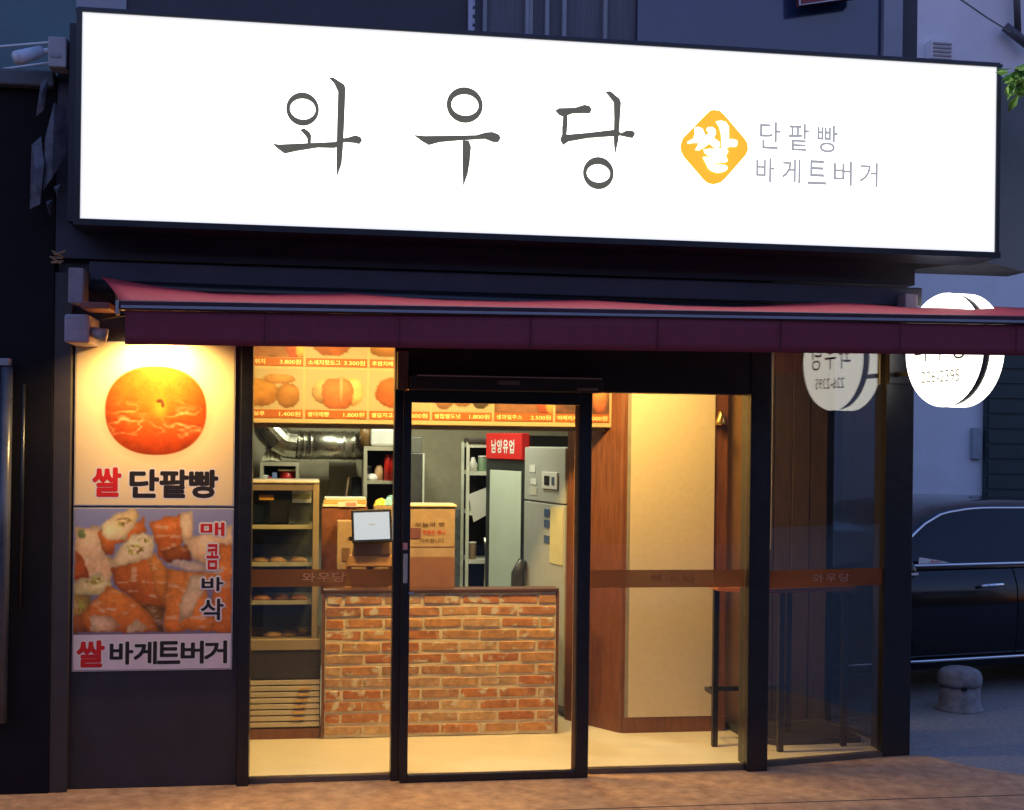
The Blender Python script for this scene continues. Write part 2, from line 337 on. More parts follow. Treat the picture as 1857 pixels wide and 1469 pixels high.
# orange diamond with white syllable (photo zoom coordinates: origin 1220,180, scale 4.6425)
dia = [(345,90),(395,100),(430,130),(600,330),(628,375),(632,425),(615,470),(440,670),(400,705),(340,722),(290,710),(255,680),(90,490),(65,440),(60,390),(80,330),(280,125),(315,95)]
do = (1220, 180); ds = 4.6425
E_ = stroke(dia, sg, .010, 'emblem', emitter('emblem_orange', S(252, 184, 40), .95), do, ds, .009)
M_wl = emitter('emblem_white', (1, 1, 1), 2.0)
for k, P_ in enumerate([
  [(175,245),(205,236),(245,250),(262,290),(268,310),(300,290),(275,262),(290,240),(330,238),(355,262),(358,295),(340,330),(390,365),(392,400),(370,418),(335,405),(300,378),(262,408),(215,435),(182,432),(200,400),(215,372),(170,372),(118,378),(120,360),(165,338),(180,300)],
  [(355,192),(400,185),(440,195),(466,235),(466,340),(500,340),(535,352),(540,380),(525,405),(470,405),(445,418),(462,445),(448,470),(400,478),(290,478),(262,455),(252,428),(300,422),(405,420),(400,300),(385,240)],
  [(245,492),(330,488),(440,480),(450,505),(455,525),(440,535),(345,545),(345,555),(430,558),(452,570),(455,590),(430,612),(370,626),(320,610),(290,585),(270,540)]]):
    stroke(P_, E_, .0125+.0015*k, 'stroke', M_wl, do, ds, .004)
M_thin = emitter('thin_lettering_grey', S(165, 165, 163), .9)
def words(s, x0, x1, y0, y1, dy):                     # each syllable of the small brush lettering, photo pixels
    n = len(s); w = (x1-x0)/n
    for i, ch in enumerate(s):
        a = onY(x0+w*i+w*.13, y1+dy*i, SY); b = onY(x0+w*(i+1)-w*.13, y0+dy*i, SY)
        text_mb(ch, a.x, b.x, a.z, b.z, SY-.004, bold=.014).build('small_letter', M_thin, sg)
words('단팥빵', 1370, 1526, 222, 270, 3.2); words('바게트버거', 1364, 1598, 287, 330, 2.2)

# ------------------------------------------------------------------ awning
AWY = -.80
def zb(x): return 2.334+.0105*(x+1.87)
WL = [(-2.05,2.51),(-1.806,2.482),(-1.543,2.46),(-1.303,2.459),(-1.062,2.469),(-.852,2.481),(-.69,2.472),(-.438,2.457),(-.113,2.458),(.115,2.47),(.316,2.481),(.519,2.473),(.753,2.459),(1.05,2.459),(1.23,2.47),(1.465,2.491),(1.645,2.505),(1.827,2.504),(2.06,2.487),(2.286,2.493),(2.441,2.51),(2.777,2.507),(3.2,2.50)]
wx = [p[0] for p in WL]; wz = [p[1] for p in WL]
aw = thing('awning', 'dark red retractable fabric awning over the shopfront', 'awning', (.3, -.1, 2.5))
M_fab = mat('red_awning_fabric', (.52, .040, .052), .75, .12, 30, .08)
def fabric(u, v):
    xb = -1.87+u*(2.95+1.87); xw = -2.05+u*(3.05+2.05); zw = float(np.interp(xw, wx, wz))
    x = xb+(xw-xb)*v; y = AWY+.03+(-.15-AWY-.03)*v; z0 = zb(xb)+.012; zw += .014*max(0, 1-(xw+2.05)/.5)
    return (x, y, z0+(zw-z0)*v+.012*math.sin(math.pi*v))
f_ = MB().grid(fabric, 90, 14).build('fabric', M_fab, aw, smooth=True)
sm = f_.modifiers.new('thick', 'SOLIDIFY'); sm.thickness = .003
def bar(x0, x1, y0, y1, dz0, dz1):
    return MB().add([(x, y, zb(x)+d) for x in (x0, x1) for y, d in ((y0, dz0), (y1, dz0), (y1, dz1), (y0, dz1))], [(0,1,2,3),(4,7,6,5),(0,4,5,1),(1,5,6,2),(2,6,7,3),(3,7,4,0)])
bar(-1.87, 2.95, AWY, AWY+.05, -.03, .012).build('front_bar', mat('awning_bar_dark', (.05, .012, .022), .4), aw, bevel=.006)
bar(-1.86, 2.94, AWY-.006, AWY-.0005, -.022, -.010).build('bar_trim', mat('bar_trim_grey', (.30, .30, .34), .35, .05, 4), aw)
bar(-1.885, -1.8705, AWY-.004, AWY+.055, -.05, .012).build('end_cap', M_grey, aw, bevel=.004)
M_val = mat('burgundy_valance', (.21, .026, .046), .8, .12, 40, .06)
v_ = MB().grid(lambda a, b: ((x := -1.845+a*(2.94+1.845)), AWY+.012+.006*math.sin(9*a+b)+.004*math.sin(31*a)*b, zb(x)-.0305-.15*b-.0*a), 110, 4).build('valance', M_val, aw, smooth=True)
sm = v_.modifiers.new('thick', 'SOLIDIFY'); sm.thickness = .003
for k in range(1, 8):
    xs_ = -1.845+k*.6; MB().box(xs_, xs_+.004, AWY-.001, AWY+.0035, zb(xs_)-.178, zb(xs_)-.033).build('seam', mat('seam_dark', (.09, .012, .022), .9), aw)
MB().tube([(-2.10, -.16, 2.47), (2.20, -.16, 2.44)], .038, 14).build('roller_tube', M_black, aw, smooth=True)
MB().box(-2.11, 2.20, -.13, -.061, 2.50, 2.60).build('cassette', M_fascia, aw, bevel=.006)
for xx in (-2.19, 2.06):
    MB().box(xx, xx+.07, -.22, -.062, 2.385, 2.555).build('end_bracket', mat('bracket_grey', (.30, .24, .25), .5, .2, 14), aw, bevel=.006)
for xx, dx in ((-1.97, .55), (.45, .5), (1.9, -.55)):
    MB().tube([(xx, -.15, 2.43), (xx+dx, -.47, 2.395), (xx+.10, AWY+.05, zb(xx)-.004)], .018, 8).build('folding_arm', mat('arm_grey', (.33, .26, .26), .45), aw, smooth=True)
MB().box(-2.10, -1.97, -.40, -.18, 2.345, 2.375).build('motor_bracket', mat('bracket_red', (.22, .07, .05), .5), aw, bevel=.004)

# ------------------------------------------------------------------ wall lamp lighting the poster
wl = thing('wall_lamp', 'small spot lamp on a junction box above the bun poster', 'lamp', (-2.12, 0, 2.25))
MB().box(-2.19, -2.075, -.31, -.001, 2.19, 2.325).build('junction_box', mat('box_mauve', (.36, .30, .33), .55, .15, 20), wl, bevel=.012)
MB().tube([(-2.08, -.25, 2.25), (-2.03, -.27, 2.235), (-2.0, -.27, 2.23)], [.022, .03, .034], 12).build('swivel_head', M_grey, wl, smooth=True)
MB().tube([(-2.04, -.2, 2.32), (-1.82, -.2, 2.36), (-1.79, -.2, 2.33)], .010, 8).build('arm', M_black, wl, smooth=True)
MB().lathe([(.025, .05), (.034, .03), (.038, 0), (.034, 0)], (-1.79, -.19, 2.31)).build('shade', M_black, wl, smooth=True)
MB().lathe([(.002, -.012), (.022, -.008), (.028, .004), (.002, .006)], (-1.79, -.19, 2.312)).build('bulb', emitter('bulb_warm', (1, .72, .34), 30), wl, smooth=True)
ld = bpy.data.lights.new('wall_lamp_light', 'SPOT'); ld.energy = 100; ld.color = (1, .66, .26); ld.spot_size = R(150); ld.spot_blend = .7; ld.shadow_soft_size = .04
lo = bpy.data.objects.new('lamp_light', ld); col.objects.link(lo); lo.parent = wl; lo.location = (.33, -.19, .045); lo.rotation_euler = (R(12), 0, 0)

# ------------------------------------------------------------------ posters
def poster1(u, v):
    img = np.zeros(u.shape+(3,))+np.array((236, 208, 158.))
    dx = (u-.503)/.325; dy = (v-.415)/.278; sq = (np.abs(dx)**2.25+np.abs(dy)**2.25)
    img = blend(img, np.clip((1.22-((u-.503)**2/.34**2+(v-.44)**2/.285**2))*1.6, 0, .55), (196, 168, 130))
    m = np.clip((1-sq)*18, 0, 1); h = np.clip(1-sq, 0, 1)**.5
    n1 = fbm(u, v, 7, 3); n2 = fbm(u, v, 26, 5)
    c = np.zeros(img.shape); t = np.clip((v-.2)/.5, 0, 1)[..., None]
    n3 = fbm(u, v, 60, 8); c += np.array((212, 104, 26.))*(1-t)+np.array((172, 54, 12.))*t
    c *= (.70+.36*h+.26*(n1-.5)+.14*(n2-.5)+.10*(n3-.5))[..., None]
    rd = (1-np.abs(2*fbm(u*.45, v, 15, 17)-1))**14; band = np.exp(-((v-.47-.10*(u-.5)**2*4)/.10)**2)
    side = np.exp(-((u-.31)/.10)**2)+np.exp(-((u-.70)/.11)**2)+.5*np.exp(-(((u-.52)/.2)**2+((v-.53)/.05)**2))
    c = blend(c, np.clip(rd*band*side*.9, 0, .55)*(h > .2), (252, 216, 150))
    rd2 = (1-np.abs(2*fbm(u*.45, np.clip(v+.018, 0, 1), 15, 17)-1))**16; c = blend(c, np.clip(rd2*band*side*.6, 0, .3), (120, 40, 10))
    c = blend(c, np.clip((fbm(u, v, 90, 77)-.66)*3, 0, .2), (110, 44, 12))
    pit = np.exp(-(((u-.53)/.05)**2+((v-.40)/.06)**2)); c = blend(c, pit*.55, (232, 170, 50))
    dk = np.clip(1.3-(((u-.525)/.024)**2+((v-.355)/.014)**2), 0, 1)+np.clip(1.2-(((u-.545)/.012)**2+((v-.378)/.02)**2), 0, 1); c = blend(c, np.clip(dk, 0, .9), (70, 40, 18))
    return blend(img, m, c)
Z = lambda pts: [((x-70)/1410., (y-20)/1420.) for x, y in pts]
ROLLS = [  # polygon, colour a, colour b, direction of the change
 ([(70,180),(300,170),(330,430),(420,480),(400,700),(70,720)], (226,170,110), (206,140,84), (0,1)),
 ([(70,400),(140,430),(190,620),(70,640)], (196,78,38), (170,60,30), (0,1)),
 ([(290,240),(340,180),(620,160),(680,90),(710,230),(560,300),(430,330),(400,440),(330,430)], (214,110,46), (170,70,30), (0,1)),
 ([(310,170),(430,60),(600,25),(640,80),(600,200),(500,290),(380,300),(320,230)], (236,206,130), (222,176,104), (1,0)),
 ([(740,150),(1100,40),(1020,340),(1090,440),(900,500),(830,440),(780,300)], (206,98,40), (160,62,26), (0,1)),
 ([(1000,60),(1115,30),(1125,300),(1040,320)], (240,196,138), (226,170,110), (0,1)),
 ([(830,380),(1080,330),(1110,470),(900,500)], (130,50,28), (96,36,22), (0,1)),
 ([(1040,290),(1480,160),(1480,360),(1360,340),(1360,560),(1130,480)], (232,178,120), (214,150,92), (0,1)),
 ([(1350,340),(1480,350),(1480,1110),(1250,1110),(1300,800)], (208,104,46), (186,84,38), (0,1)),
 ([(80,640),(300,590),(420,680),(380,760),(70,800)], (226,190,120), (200,170,90), (0,1)),
 ([(70,780),(230,790),(200,920),(60,980)], (150,140,80), (120,110,60), (1,0)),
 ([(60,960),(170,930),(250,1110),(60,1110)], (120,52,34), (84,40,32), (0,1)),
 ([(400,540),(760,440),(870,560),(880,900),(780,930),(650,860),(440,680)], (190,84,32), (112,40,22), (-.6,1)),
 ([(720,440),(800,400),(890,560),(880,880),(800,800)], (222,142,62), (190,96,40), (0,1)),
 ([(380,500),(500,300),(640,240),(770,250),(770,430),(600,500),(420,540)], (240,212,150), (224,178,110), (0,1)),
 ([(650,860),(880,880),(870,1110),(800,1110)], (52,40,34), (60,44,36), (0,1)),
 ([(150,930),(340,740),(360,690),(480,730),(640,840),(760,960),(830,1110),(190,1110)], (214,112,44), (168,74,32), (0,1)),
 ([(230,960),(420,980),(490,1060),(400,1110),(220,1100)], (222,160,104), (196,110,60), (1,0)),
 ([(540,1060),(640,990),(740,1090),(560,1110)], (232,176,120), (214,140,84), (1,0)),
 ([(880,560),(1110,580),(1400,590),(1240,760),(1320,900),(1310,1110),(880,1110)], (214,120,52), (200,96,40), (0,1)),
 ([(1090,620),(1240,610),(1230,740),(1120,960),(1000,1030),(1010,860)], (232,184,128), (216,150,92), (0,1)),
 ([(890,520),(980,480),(1130,490),(1300,540),(1420,560),(1380,600),(1110,580)], (228,188,166), (216,170,140), (0,1)),
 ([(90,210),(140,190),(175,240),(160,280),(90,270)], (120,150,50), (90,120,40), (0,1))]
def soft(m, k, it=2):
    for _ in range(it):
        for ax in (0, 1):
            p = np.pad(m, [(k, k) if a == ax else (0, 0) for a in (0, 1)], mode='edge'); c = np.cumsum(p, ax); c = np.insert(c, 0, 0, ax)
            m = (np.take(c, range(2*k+1, c.shape[ax]), ax)-np.take(c, range(0, c.shape[ax]-2*k-1), ax))/(2*k+1)
    return m
def poster2(u, v):
    n1 = fbm(u, v, 10, 11); n2 = fbm(u, v, 40, 12); uu = u+.035*(n1-.5)+.02*(n2-.5); vv = v+.035*(fbm(u, v, 14, 13)-.5)+.02*(fbm(u, v, 44, 15)-.5); n3 = fbm(u, v, 70, 31)
    t = v[..., None]; img = np.array((150, 150, 176.))*(1-t)+np.array((120, 100, 110.))*t
    for k, (P_, a, b, d) in enumerate(ROLLS):
        m = inpoly(uu, vv, Z(P_)).astype(float); q = np.array(Z(P_)); mn = q.min(0); mx = q.max(0)
        s_ = d[0]*(u-mn[0])/(mx[0]-mn[0])+d[1]*(v-mn[1])/(mx[1]-mn[1])
        s_ = np.clip(s_ if min(d) >= 0 else s_+.3, 0, 1)[..., None]
        sh = np.clip((soft(m, 7)-.5)*2, 0, 1)**.7
        cr_ = np.array((238, 150, 62.)) if a[1] < 150 else np.array((248, 222, 168.)); a = np.array(a)*.55+cr_*.45; b = np.array(b)*.72+cr_*.28
        c = (np.array(a, float)*(1-s_)+np.array(b, float)*s_)*(.84+.26*sh+.26*(n1-.4)+.18*(n2-.45)+.10*(n3-.5))[..., None]
        hl = np.clip((fbm(u, v*2.2 % 1, 16, 50+k)-.60)*5, 0, .55)*sh; c = blend(c, hl, (250, 214, 170))
        img = blend(img, soft(m, 1, 1), c)
    for cx, cy, rx, ry in ((510,140,90,45), (600,380,120,50), (250,650,90,40), (130,880,50,50), (680,300,60,25)):   # leafy filling
        q = Z([(cx, cy)])[0]; m = np.clip(1.2-(((u-q[0])*1410/rx)**2+((v-q[1])*1420/ry)**2), 0, 1)*np.clip((n2-.42)*8, 0, 1)
        img = blend(img, m*.8, (176, 170, 62)); m2 = m*np.clip((fbm(u, v, 30, 21)-.5)*9, 0, 1); img = blend(img, m2*.7, (120, 66, 30))
    return img
M_red = mat('print_red', S(206, 30, 28), .5, .06); M_ink2 = mat('print_black', S(34, 26, 26), .5, .06); M_halo = mat('print_white', S(230, 214, 200), .5, .04)
def lettering(s, x0, x1, z0, z1, y, m, par, bold=.03, halo=.075):
    text_mb(s, x0, x1, z0, z1, y, grow=bold*.2+.009).build('letter_outline', M_halo, par)
    text_mb(s, x0, x1, z0, z1, y-.0005, grow=bold*.2).build('letter', m, par)
X0, X1 = -2.188, -1.414
p1 = thing('poster', 'square poster of one glossy round bun on cream ground', 'poster', (-1.8, 0, 1.40))
MB().box(X0, X1, -.012, -.001, 1.404, 2.22).build('backing', mat('poster_board', (.6, .55, .48), .5), p1)
paint('print', X0+.006, X1-.006, 1.410, 2.214, -.0135, 170, 175, poster1, p1)
ww = X1-X0; hh = 2.20-1.404
def pz(u, v): return X0+u*ww, 2.20-v*hh
lettering('쌀', pz(.12, 0)[0], pz(.285, 0)[0], pz(0, .935)[1], pz(0, .765)[1], -.0138, M_red, p1)
for i, ch in enumerate('단팥빵'):
    lettering(ch, pz(.35+.186*i, 0)[0], pz(.35+.186*i+.17, 0)[0], pz(0, .94)[1], pz(0, .775)[1], -.0138, M_ink2, p1)
p2 = thing('poster', 'square poster of stuffed baguette rolls with red and black lettering', 'poster', (-1.8, 0, .585))
MB().box(X0, X1, -.012, -.001, .585, 1.396).build('backing', mat('poster_board', (.6, .55, .48), .5), p2)
paint('print', X0+.004, X1-.004, .59, 1.391, -.0135, 200, 200, poster2, p2)
def qz(x, y): return X0+(x-70)/1410.*ww, 1.396-(y-20)/1420.*(1.396-.585)
a = qz(72, 1438); b = qz(1478, 1122)
MB().box(a[0]+.005, b[0]-.005, -.0140, -.0137, a[1]+.006, b[1]).build('caption_band', mat('caption_mauve', S(226, 204, 198), .5, .05, 14), p2)
def q_let(ch, x0, x1, y0, y1, m, bold=.03, halo=.07):
    a = qz(x0, y1); b = qz(x1, y0); lettering(ch, a[0], b[0], a[1], b[1], -.0143, m, p2, bold, halo)
q_let('쌀', 120, 345, 1180, 1395, M_red)
for i, ch in enumerate('바게트버거'): q_let(ch, 405+208*i, 405+208*i+192, 1190, 1378, M_ink2, .02, .05)
q_let('매', 1190, 1395, 150, 260, M_red, .012, .09); q_let('콤', 1245, 1345, 340, 555, M_red, .012, .09)
q_let('바', 1205, 1390, 630, 745, M_ink2, .012, .09); q_let('삭', 1200, 1395, 820, 1000, M_ink2, .012, .09)

# ------------------------------------------------------------------ sliding door
dr = thing('sliding_door', 'black framed automatic glass sliding door in front of the brick counter', 'door', (-.09, -.03, 0))
DX0, DX1, DZ0, DZ1, DY0, DY1 = -.570, .412, .004, 2.0035, -.062, -.028
MB().box(DX0, DX0+.042, DY0, DY1, DZ0, DZ1).build('stile', M_black, dr, bevel=.003)
MB().box(DX1-.066, DX1, DY0, DY1, DZ0, DZ1).build('stile', M_black, dr, bevel=.003)
MB().box(DX0+.0425, DX1-.0665, DY0, DY1, DZ1-.062, DZ1).build('top_rail', M_black, dr, bevel=.003)
MB().box(DX0+.0425, DX1-.0665, DY0, DY1, DZ0, DZ0+.036).build('bottom_rail', M_black, dr, bevel=.003)
MB().box(DX0+.0425, DX1-.0665, -.048, -.042, DZ0+.0365, DZ1-.0625).build('pane', M_glass, dr)
MB().box(DX1-.085, DX1-.0668, -.040, -.030, DZ0+.037, DZ1-.063).build('lit_edge_strip', mat('lit_edge_tan', S(200, 140, 70), .5), dr)  # tan strip carrying the lit inner edge of the stile
MB().box(DX0+.008, DX0+.030, -.068, -.0625, 1.02, 1.17).build('touch_switch', M_grey, dr, bevel=.003)
MB().box(DX0+.036, DX0+.064, -.066, -.0625, .965, .975).build('latch', M_chrome, dr)
MB().box(DX0+.005, DX0+.028, -.066, -.0625, 1.19, 1.225).build('switch_lamp', mat('switch_pink', (.5, .25, .22), .4), dr)
op = thing('door_operator', 'long black automatic opener box mounted above the glass sliding door', 'door opener', (-.03, -.1, 2.0))
MB().box(-.545, .443, -.16, -.0255, 2.004, 2.075).build('housing', mat('opener_black', (.02, .022, .022), .4), op, bevel=.004)
MB().box(-.512, .440, -.162, -.1605, 2.0722, 2.0782).build('trim_line', mat('opener_trim', (.35, .35, .37), .4), op)
MB().box(-.10, .01, -.164, -.1605, 2.036, 2.058).build('maker_plate', mat('plate_grey', (.10, .12, .12), .4), op, bevel=.002)
MB().box(.31, .42, -.166, -.1605, 2.014, 2.028).build('sensor', mat('sensor_pale', (.20, .15, .15), .4), op, bevel=.002)
MB().box(-.605, -.55, -.10, -.0255, 2.005, 2.20).build('cover_end', M_rail, op, bevel=.004)

# ------------------------------------------------------------------ brick counter
ct = thing('brick_counter', 'serving counter faced with old red bricks and pale mortar', 'counter', (-.27, .85, .025))
CX0, CX1, CY, CZ0, CZ1 = -.945, .41, .85, .03, .862
MB().box(CX0+.002, CX1-.002, CY+.0015, CY+.10, CZ0, CZ1-.002).build('mortar_core', mat('pale_mortar', (.62, .50, .31), .9, .12, 60, .4), ct)
M_brick = bpy.data.materials.new('old_brick'); M_brick.use_nodes = True
def brick_nodes():
    n = M_brick.node_tree.nodes; l = M_brick.node_tree.links; b = n['Principled BSDF']; b.inputs['Roughness'].default_value = .85
    oi = n.new('ShaderNodeObjectInfo'); rp = n.new('ShaderNodeValToRGB'); l.new(oi.outputs['Random'], rp.inputs[0])
    cs = [(0, (.42, .145, .05)), (.3, (.46, .19, .065)), (.5, (.52, .28, .11)), (.68, (.34, .15, .07)), (.85, (.55, .35, .17)), (1, (.44, .25, .13))]
    el = rp.color_ramp.elements; el[0].color = (*cs[0][1], 1); el[1].color = (*cs[-1][1], 1)
    for p, c in cs[1:-1]: e = el.new(p); e.color = (*c, 1)
    tc = n.new('ShaderNodeTexCoord'); ad = n.new('ShaderNodeVectorMath'); ad.operation = 'ADD'
    mu = n.new('ShaderNodeMath'); mu.operation = 'MULTIPLY'; mu.inputs[1].default_value = 37; l.new(oi.outputs['Random'], mu.inputs[0])
    l.new(tc.outputs['Object'], ad.inputs[0]); l.new(mu.outputs[0], ad.inputs[1])
    nz = n.new('ShaderNodeTexNoise'); nz.inputs['Scale'].default_value = 22; nz.inputs['Detail'].default_value = 6; l.new(ad.outputs[0], nz.inputs[0])
    nb = n.new('ShaderNodeTexNoise'); nb.inputs['Scale'].default_value = 16; nb.inputs['Detail'].default_value = 2; l.new(ad.outputs[0], nb.inputs[0])
    th = n.new('ShaderNodeMapRange'); th.inputs[1].default_value = .57; th.inputs[2].default_value = .68; l.new(nb.outputs['Fac'], th.inputs[0])
    m1 = n.new('ShaderNodeMix'); m1.data_type = 'RGBA'; m1.blend_type = 'MULTIPLY'; m1.inputs[0].default_value = .8; l.new(rp.outputs[0], m1.inputs[6])
    r2 = n.new('ShaderNodeValToRGB'); r2.color_ramp.elements[0].color = (.55, .5, .45, 1); r2.color_ramp.elements[1].color = (1.25, 1.2, 1.1, 1); r2.color_ramp.elements[0].position = .3; r2.color_ramp.elements[1].position = .7
    l.new(nz.outputs['Fac'], r2.inputs[0]); l.new(r2.outputs[0], m1.inputs[7])
    m2 = n.new('ShaderNodeMix'); m2.data_type = 'RGBA'; l.new(th.outputs[0], m2.inputs[0]); l.new(m1.outputs[2], m2.inputs[6]); m2.inputs[7].default_value = (.55, .47, .33, 1)
    l.new(m2.outputs[2], b.inputs['Base Color'])
    bp = n.new('ShaderNodeBump'); bp.inputs['Strength'].default_value = .5; bp.inputs['Distance'].default_value = .006; l.new(nz.outputs['Fac'], bp.inputs['Height']); l.new(bp.outputs[0], b.inputs['Normal'])
brick_nodes()
rows = 12; ch_ = (CZ1-.012-CZ0)/rows; pitch = .228; bh = ch_-.018
BM = {}
def brick_mesh(L, k):
    key = (round(L, 3), k)
    if key not in BM:
        rg = random.Random(hash(key) % 9999); c = .006; pts = []
        P = [(-L/2+c, -bh/2), (L/2-c, -bh/2), (L/2, -bh/2+c), (L/2, bh/2-c), (L/2-c, bh/2), (-L/2+c, bh/2), (-L/2, bh/2-c), (-L/2, -bh/2+c)]
        P = [(x+rg.uniform(-.003, .003), z+rg.uniform(-.003, .003)) for x, z in P]
        mb = MB(); n = 8; vs = [(x*.97, -.006+rg.uniform(-.002, .001), z*.9) for x, z in P]+[(x, 0, z) for x, z in P]+[(x, .03, z) for x, z in P]
        fs = [tuple(range(8))]+[(i, (i+1) % 8, (i+1) % 8+8, i+8) for i in range(8)]+[(i+8, (i+1) % 8+8, (i+1) % 8+16, i+16) for i in range(8)]
        me = bpy.data.meshes.new('brick'); me.from_pydata(vs, [], fs); me.update()
        bm = bmesh.new(); bm.from_mesh(me); bmesh.ops.recalc_face_normals(bm, faces=bm.faces[:]); bm.to_mesh(me); bm.free()
        me.materials.append(M_brick); BM[key] = me
    return BM[key]
rb = random.Random(5)
for r_ in range(rows):
    x = CX0+.012-(pitch*((r_ % 2)*.5+.1*rb.random())); zc = CZ0+.006+ch_*(r_+.5)
    while x < CX1-.02:
        a = max(x, CX0+.010); b = min(x+pitch-.015, CX1-.010)
        if b-a > .035:
            o = bpy.data.objects.new('brick', brick_mesh(round((b-a)/.02)*.02 if b-a < .2 else pitch-.015, rb.randrange(3))); col.objects.link(o); o.parent = ct
            L = o.data.vertices[10].co.x
            cx = (a+b)/2; o.location = (cx-(-.27), .004+rb.uniform(-.003, .002), zc-.025)
        x += pitch
MB().box(CX0-.012, CX1+.012, CY-.012, CY+.115, CZ1, CZ1+.022).build('worktop', mat('worktop_wood', S(72, 44, 30), .45, .3, 9, .05, stretch=(.6, 6, 6)), ct, bevel=.004)
MB().box(CX0-.014, CX0-.001, CY-.008, CY+.10, CZ0, CZ1-.001).build('edge_trim', M_wood, ct)
MB().box(CX1+.001, CX1+.014, CY-.008, CY+.10, CZ0, CZ1-.001).build('edge_trim', M_wood, ct)
MB().box(CX0+.002, .30, CY+.1005, CY+.66, CZ0, .800).build('back_shelf', mat('shelf_brown', S(90, 62, 46), .6), ct)

# ------------------------------------------------------------------ refrigerated display case
dc = thing('display_case', 'glass pastry display case with shelves and drawer front at counter end', 'display case', (-1.2, .87, .025))
KX0, KX1, KY0, KY1 = -1.50, -.985, .87, 1.37
M_frame2 = mat('case_frame', (.27, .21, .13), .4, .12, 5)
M_alu = mat('brass_steel', (.54, .45, .30), .4, .12, 5, 0, .25)
for x0 in (KX0, KX1-.035): MB().box(x0, x0+.035, KY0, KY0+.035, .535, 1.492).build('post', M_frame2, dc, bevel=.003)
MB().box(KX0, KX1, KY0-.004, KY1, 1.4925, 1.505).build('top', mat('case_top', (.42, .36, .28), .4), dc, bevel=.003)
MB().box(KX0+.036, KX1-.036, KY0+.002, KY0+.03, 1.452, 1.492).build('header', mat('case_header', (.16, .12, .09), .4), dc)
MB().box(KX0+.0362, KX1-.0362, KY0+.01, KY0+.015, .60, 1.4515).build('pane', M_glass, dc)
MB().box(KX0, KX1, KY1-.02, KY1, .60, 1.492).build('back_panel', mat('case_back', (.10, .11, .11), .35, .3, 6), dc)
MB().box(KX1-.034, KX1-.028, KY0+.036, KY1-.021, .60, 1.4915).build('side_pane', M_glass, dc)
for k, z in enumerate((.80, 1.02, 1.235)):
    sh = MB().box(KX0+.036, KX1-.036, KY0+.03, KY1-.022, z, z+.010).build('shelf', mat('shelf_glass', (.30, .31, .26), .2, .1), dc)
    MB().box(KX0+.036, KX1-.036, KY0+.022, KY0+.0295, z-.006, z+.018).build('shelf_edge', mat('shelf_edge', (.55, .48, .30), .4), sh)
MB().box(KX0+.003, KX1+.02, KY0-.01, KY1, .536, .598).build('sill', M_frame2, dc, bevel=.004)
MB().box(KX0+.003, KX1+.02, KY0-.004, KY1, .372, .535).build('lower_panel', mat('case_dark', (.035, .03, .028), .4), dc)
MB().box(KX0+.003, KX1+.02, KY0+.012, KY1, .085, .371).build('drawer_body', mat('case_brown', (.10, .08, .05), .6), dc)  # plain dark brown body behind the slats
for k in range(8):
    z = .095+k*.0345
    dw = MB().box(KX0+.005, KX1+.016, KY0-.004, KY0+.0115, z, z+.027).build('drawer_slat', M_alu, dc, bevel=.003)
    if 0 < k < 7: MB().box(-1.135+.008*k, -1.07+.008*k, KY0-.012, KY0-.0045, z+.009, z+.019).build('warm_glint', mat('glint_brass', S(230, 180, 90), .3, .05, metal=.6), dw, bevel=.002)  # warm reflection on each slat, built as a small bright bar
MB().box(KX0+.003, KX1+.02, KY0-.002, KY1, .026, .0845).build('plinth', M_wood, dc)
tag(MB().box(-1.325, -1.245, KY0+.03, KY0+.034, 1.395, 1.425).build('price_card', mat('card_orange', S(244, 176, 60), .5)), 'small orange card at the top of the display case', 'card')
def pastry(x, y, z, s, m, rg):
    mb = MB(); n = 12
    for j in range(6):
        t = j/5*math.pi/2
        mb.v += [(x+s*1.25*math.cos(t)*math.cos(2*math.pi*k/n)*(1+.06*rg.random()), y+s*math.cos(t)*math.sin(2*math.pi*k/n), z+s*.75*math.sin(t)) for k in range(n)]
    for j in range(5):
        for k in range(n): mb.f.append((j*n+k, j*n+(k+1) % n, (j+1)*n+(k+1) % n, (j+1)*n+k))
    mb.f.append(tuple(range(n))[::-1]); return mb.build('pastry', m, smooth=True)
M_bread = mat('bread_crust', S(150, 104, 48), .6, .25, 18, .2)
rp_ = random.Random(3)
for x in (-1.42, -1.33, -1.24, -1.15, -1.06):
    tag(pastry(x, KY0+.12+rp_.uniform(-.02, .05), .598, .045+.01*rp_.random(), M_bread, rp_), 'golden bun on the bottom of the display case', 'bun', 'buns on the case bottom')
for i, x in enumerate((-1.41, -1.27)):
    tag(MB().box(x, x+.11, KY0+.2, KY0+.34, 1.246, 1.36+.03*i).build('snack_bag', mat('bag_%d' % i, ((.10, .16, .16), (.28, .24, .14))[i], .4), bevel=.01),
        ('dark teal packet on the top shelf of the display case', 'tan packet on the top shelf of the display case')[i], 'packet')
st_ = thing('container_stack', 'stack of three pale lidded boxes inside display case', 'container', (-1.09, 1.05, 1.246))
for k in range(3):
    MB().box(-1.14, -1.03, .98, 1.12, 1.375+k*.026-.13*0, 1.399+k*.026).build('lidded_box', (M_white, mat('lid_green', S(190, 190, 130), .5), M_white)[k], st_, bevel=.003)
MB().box(-1.13, -1.04, .99, 1.11, 1.246, 1.3745).build('carton_base', mat('bag_2', (.10, .10, .09), .5), st_)

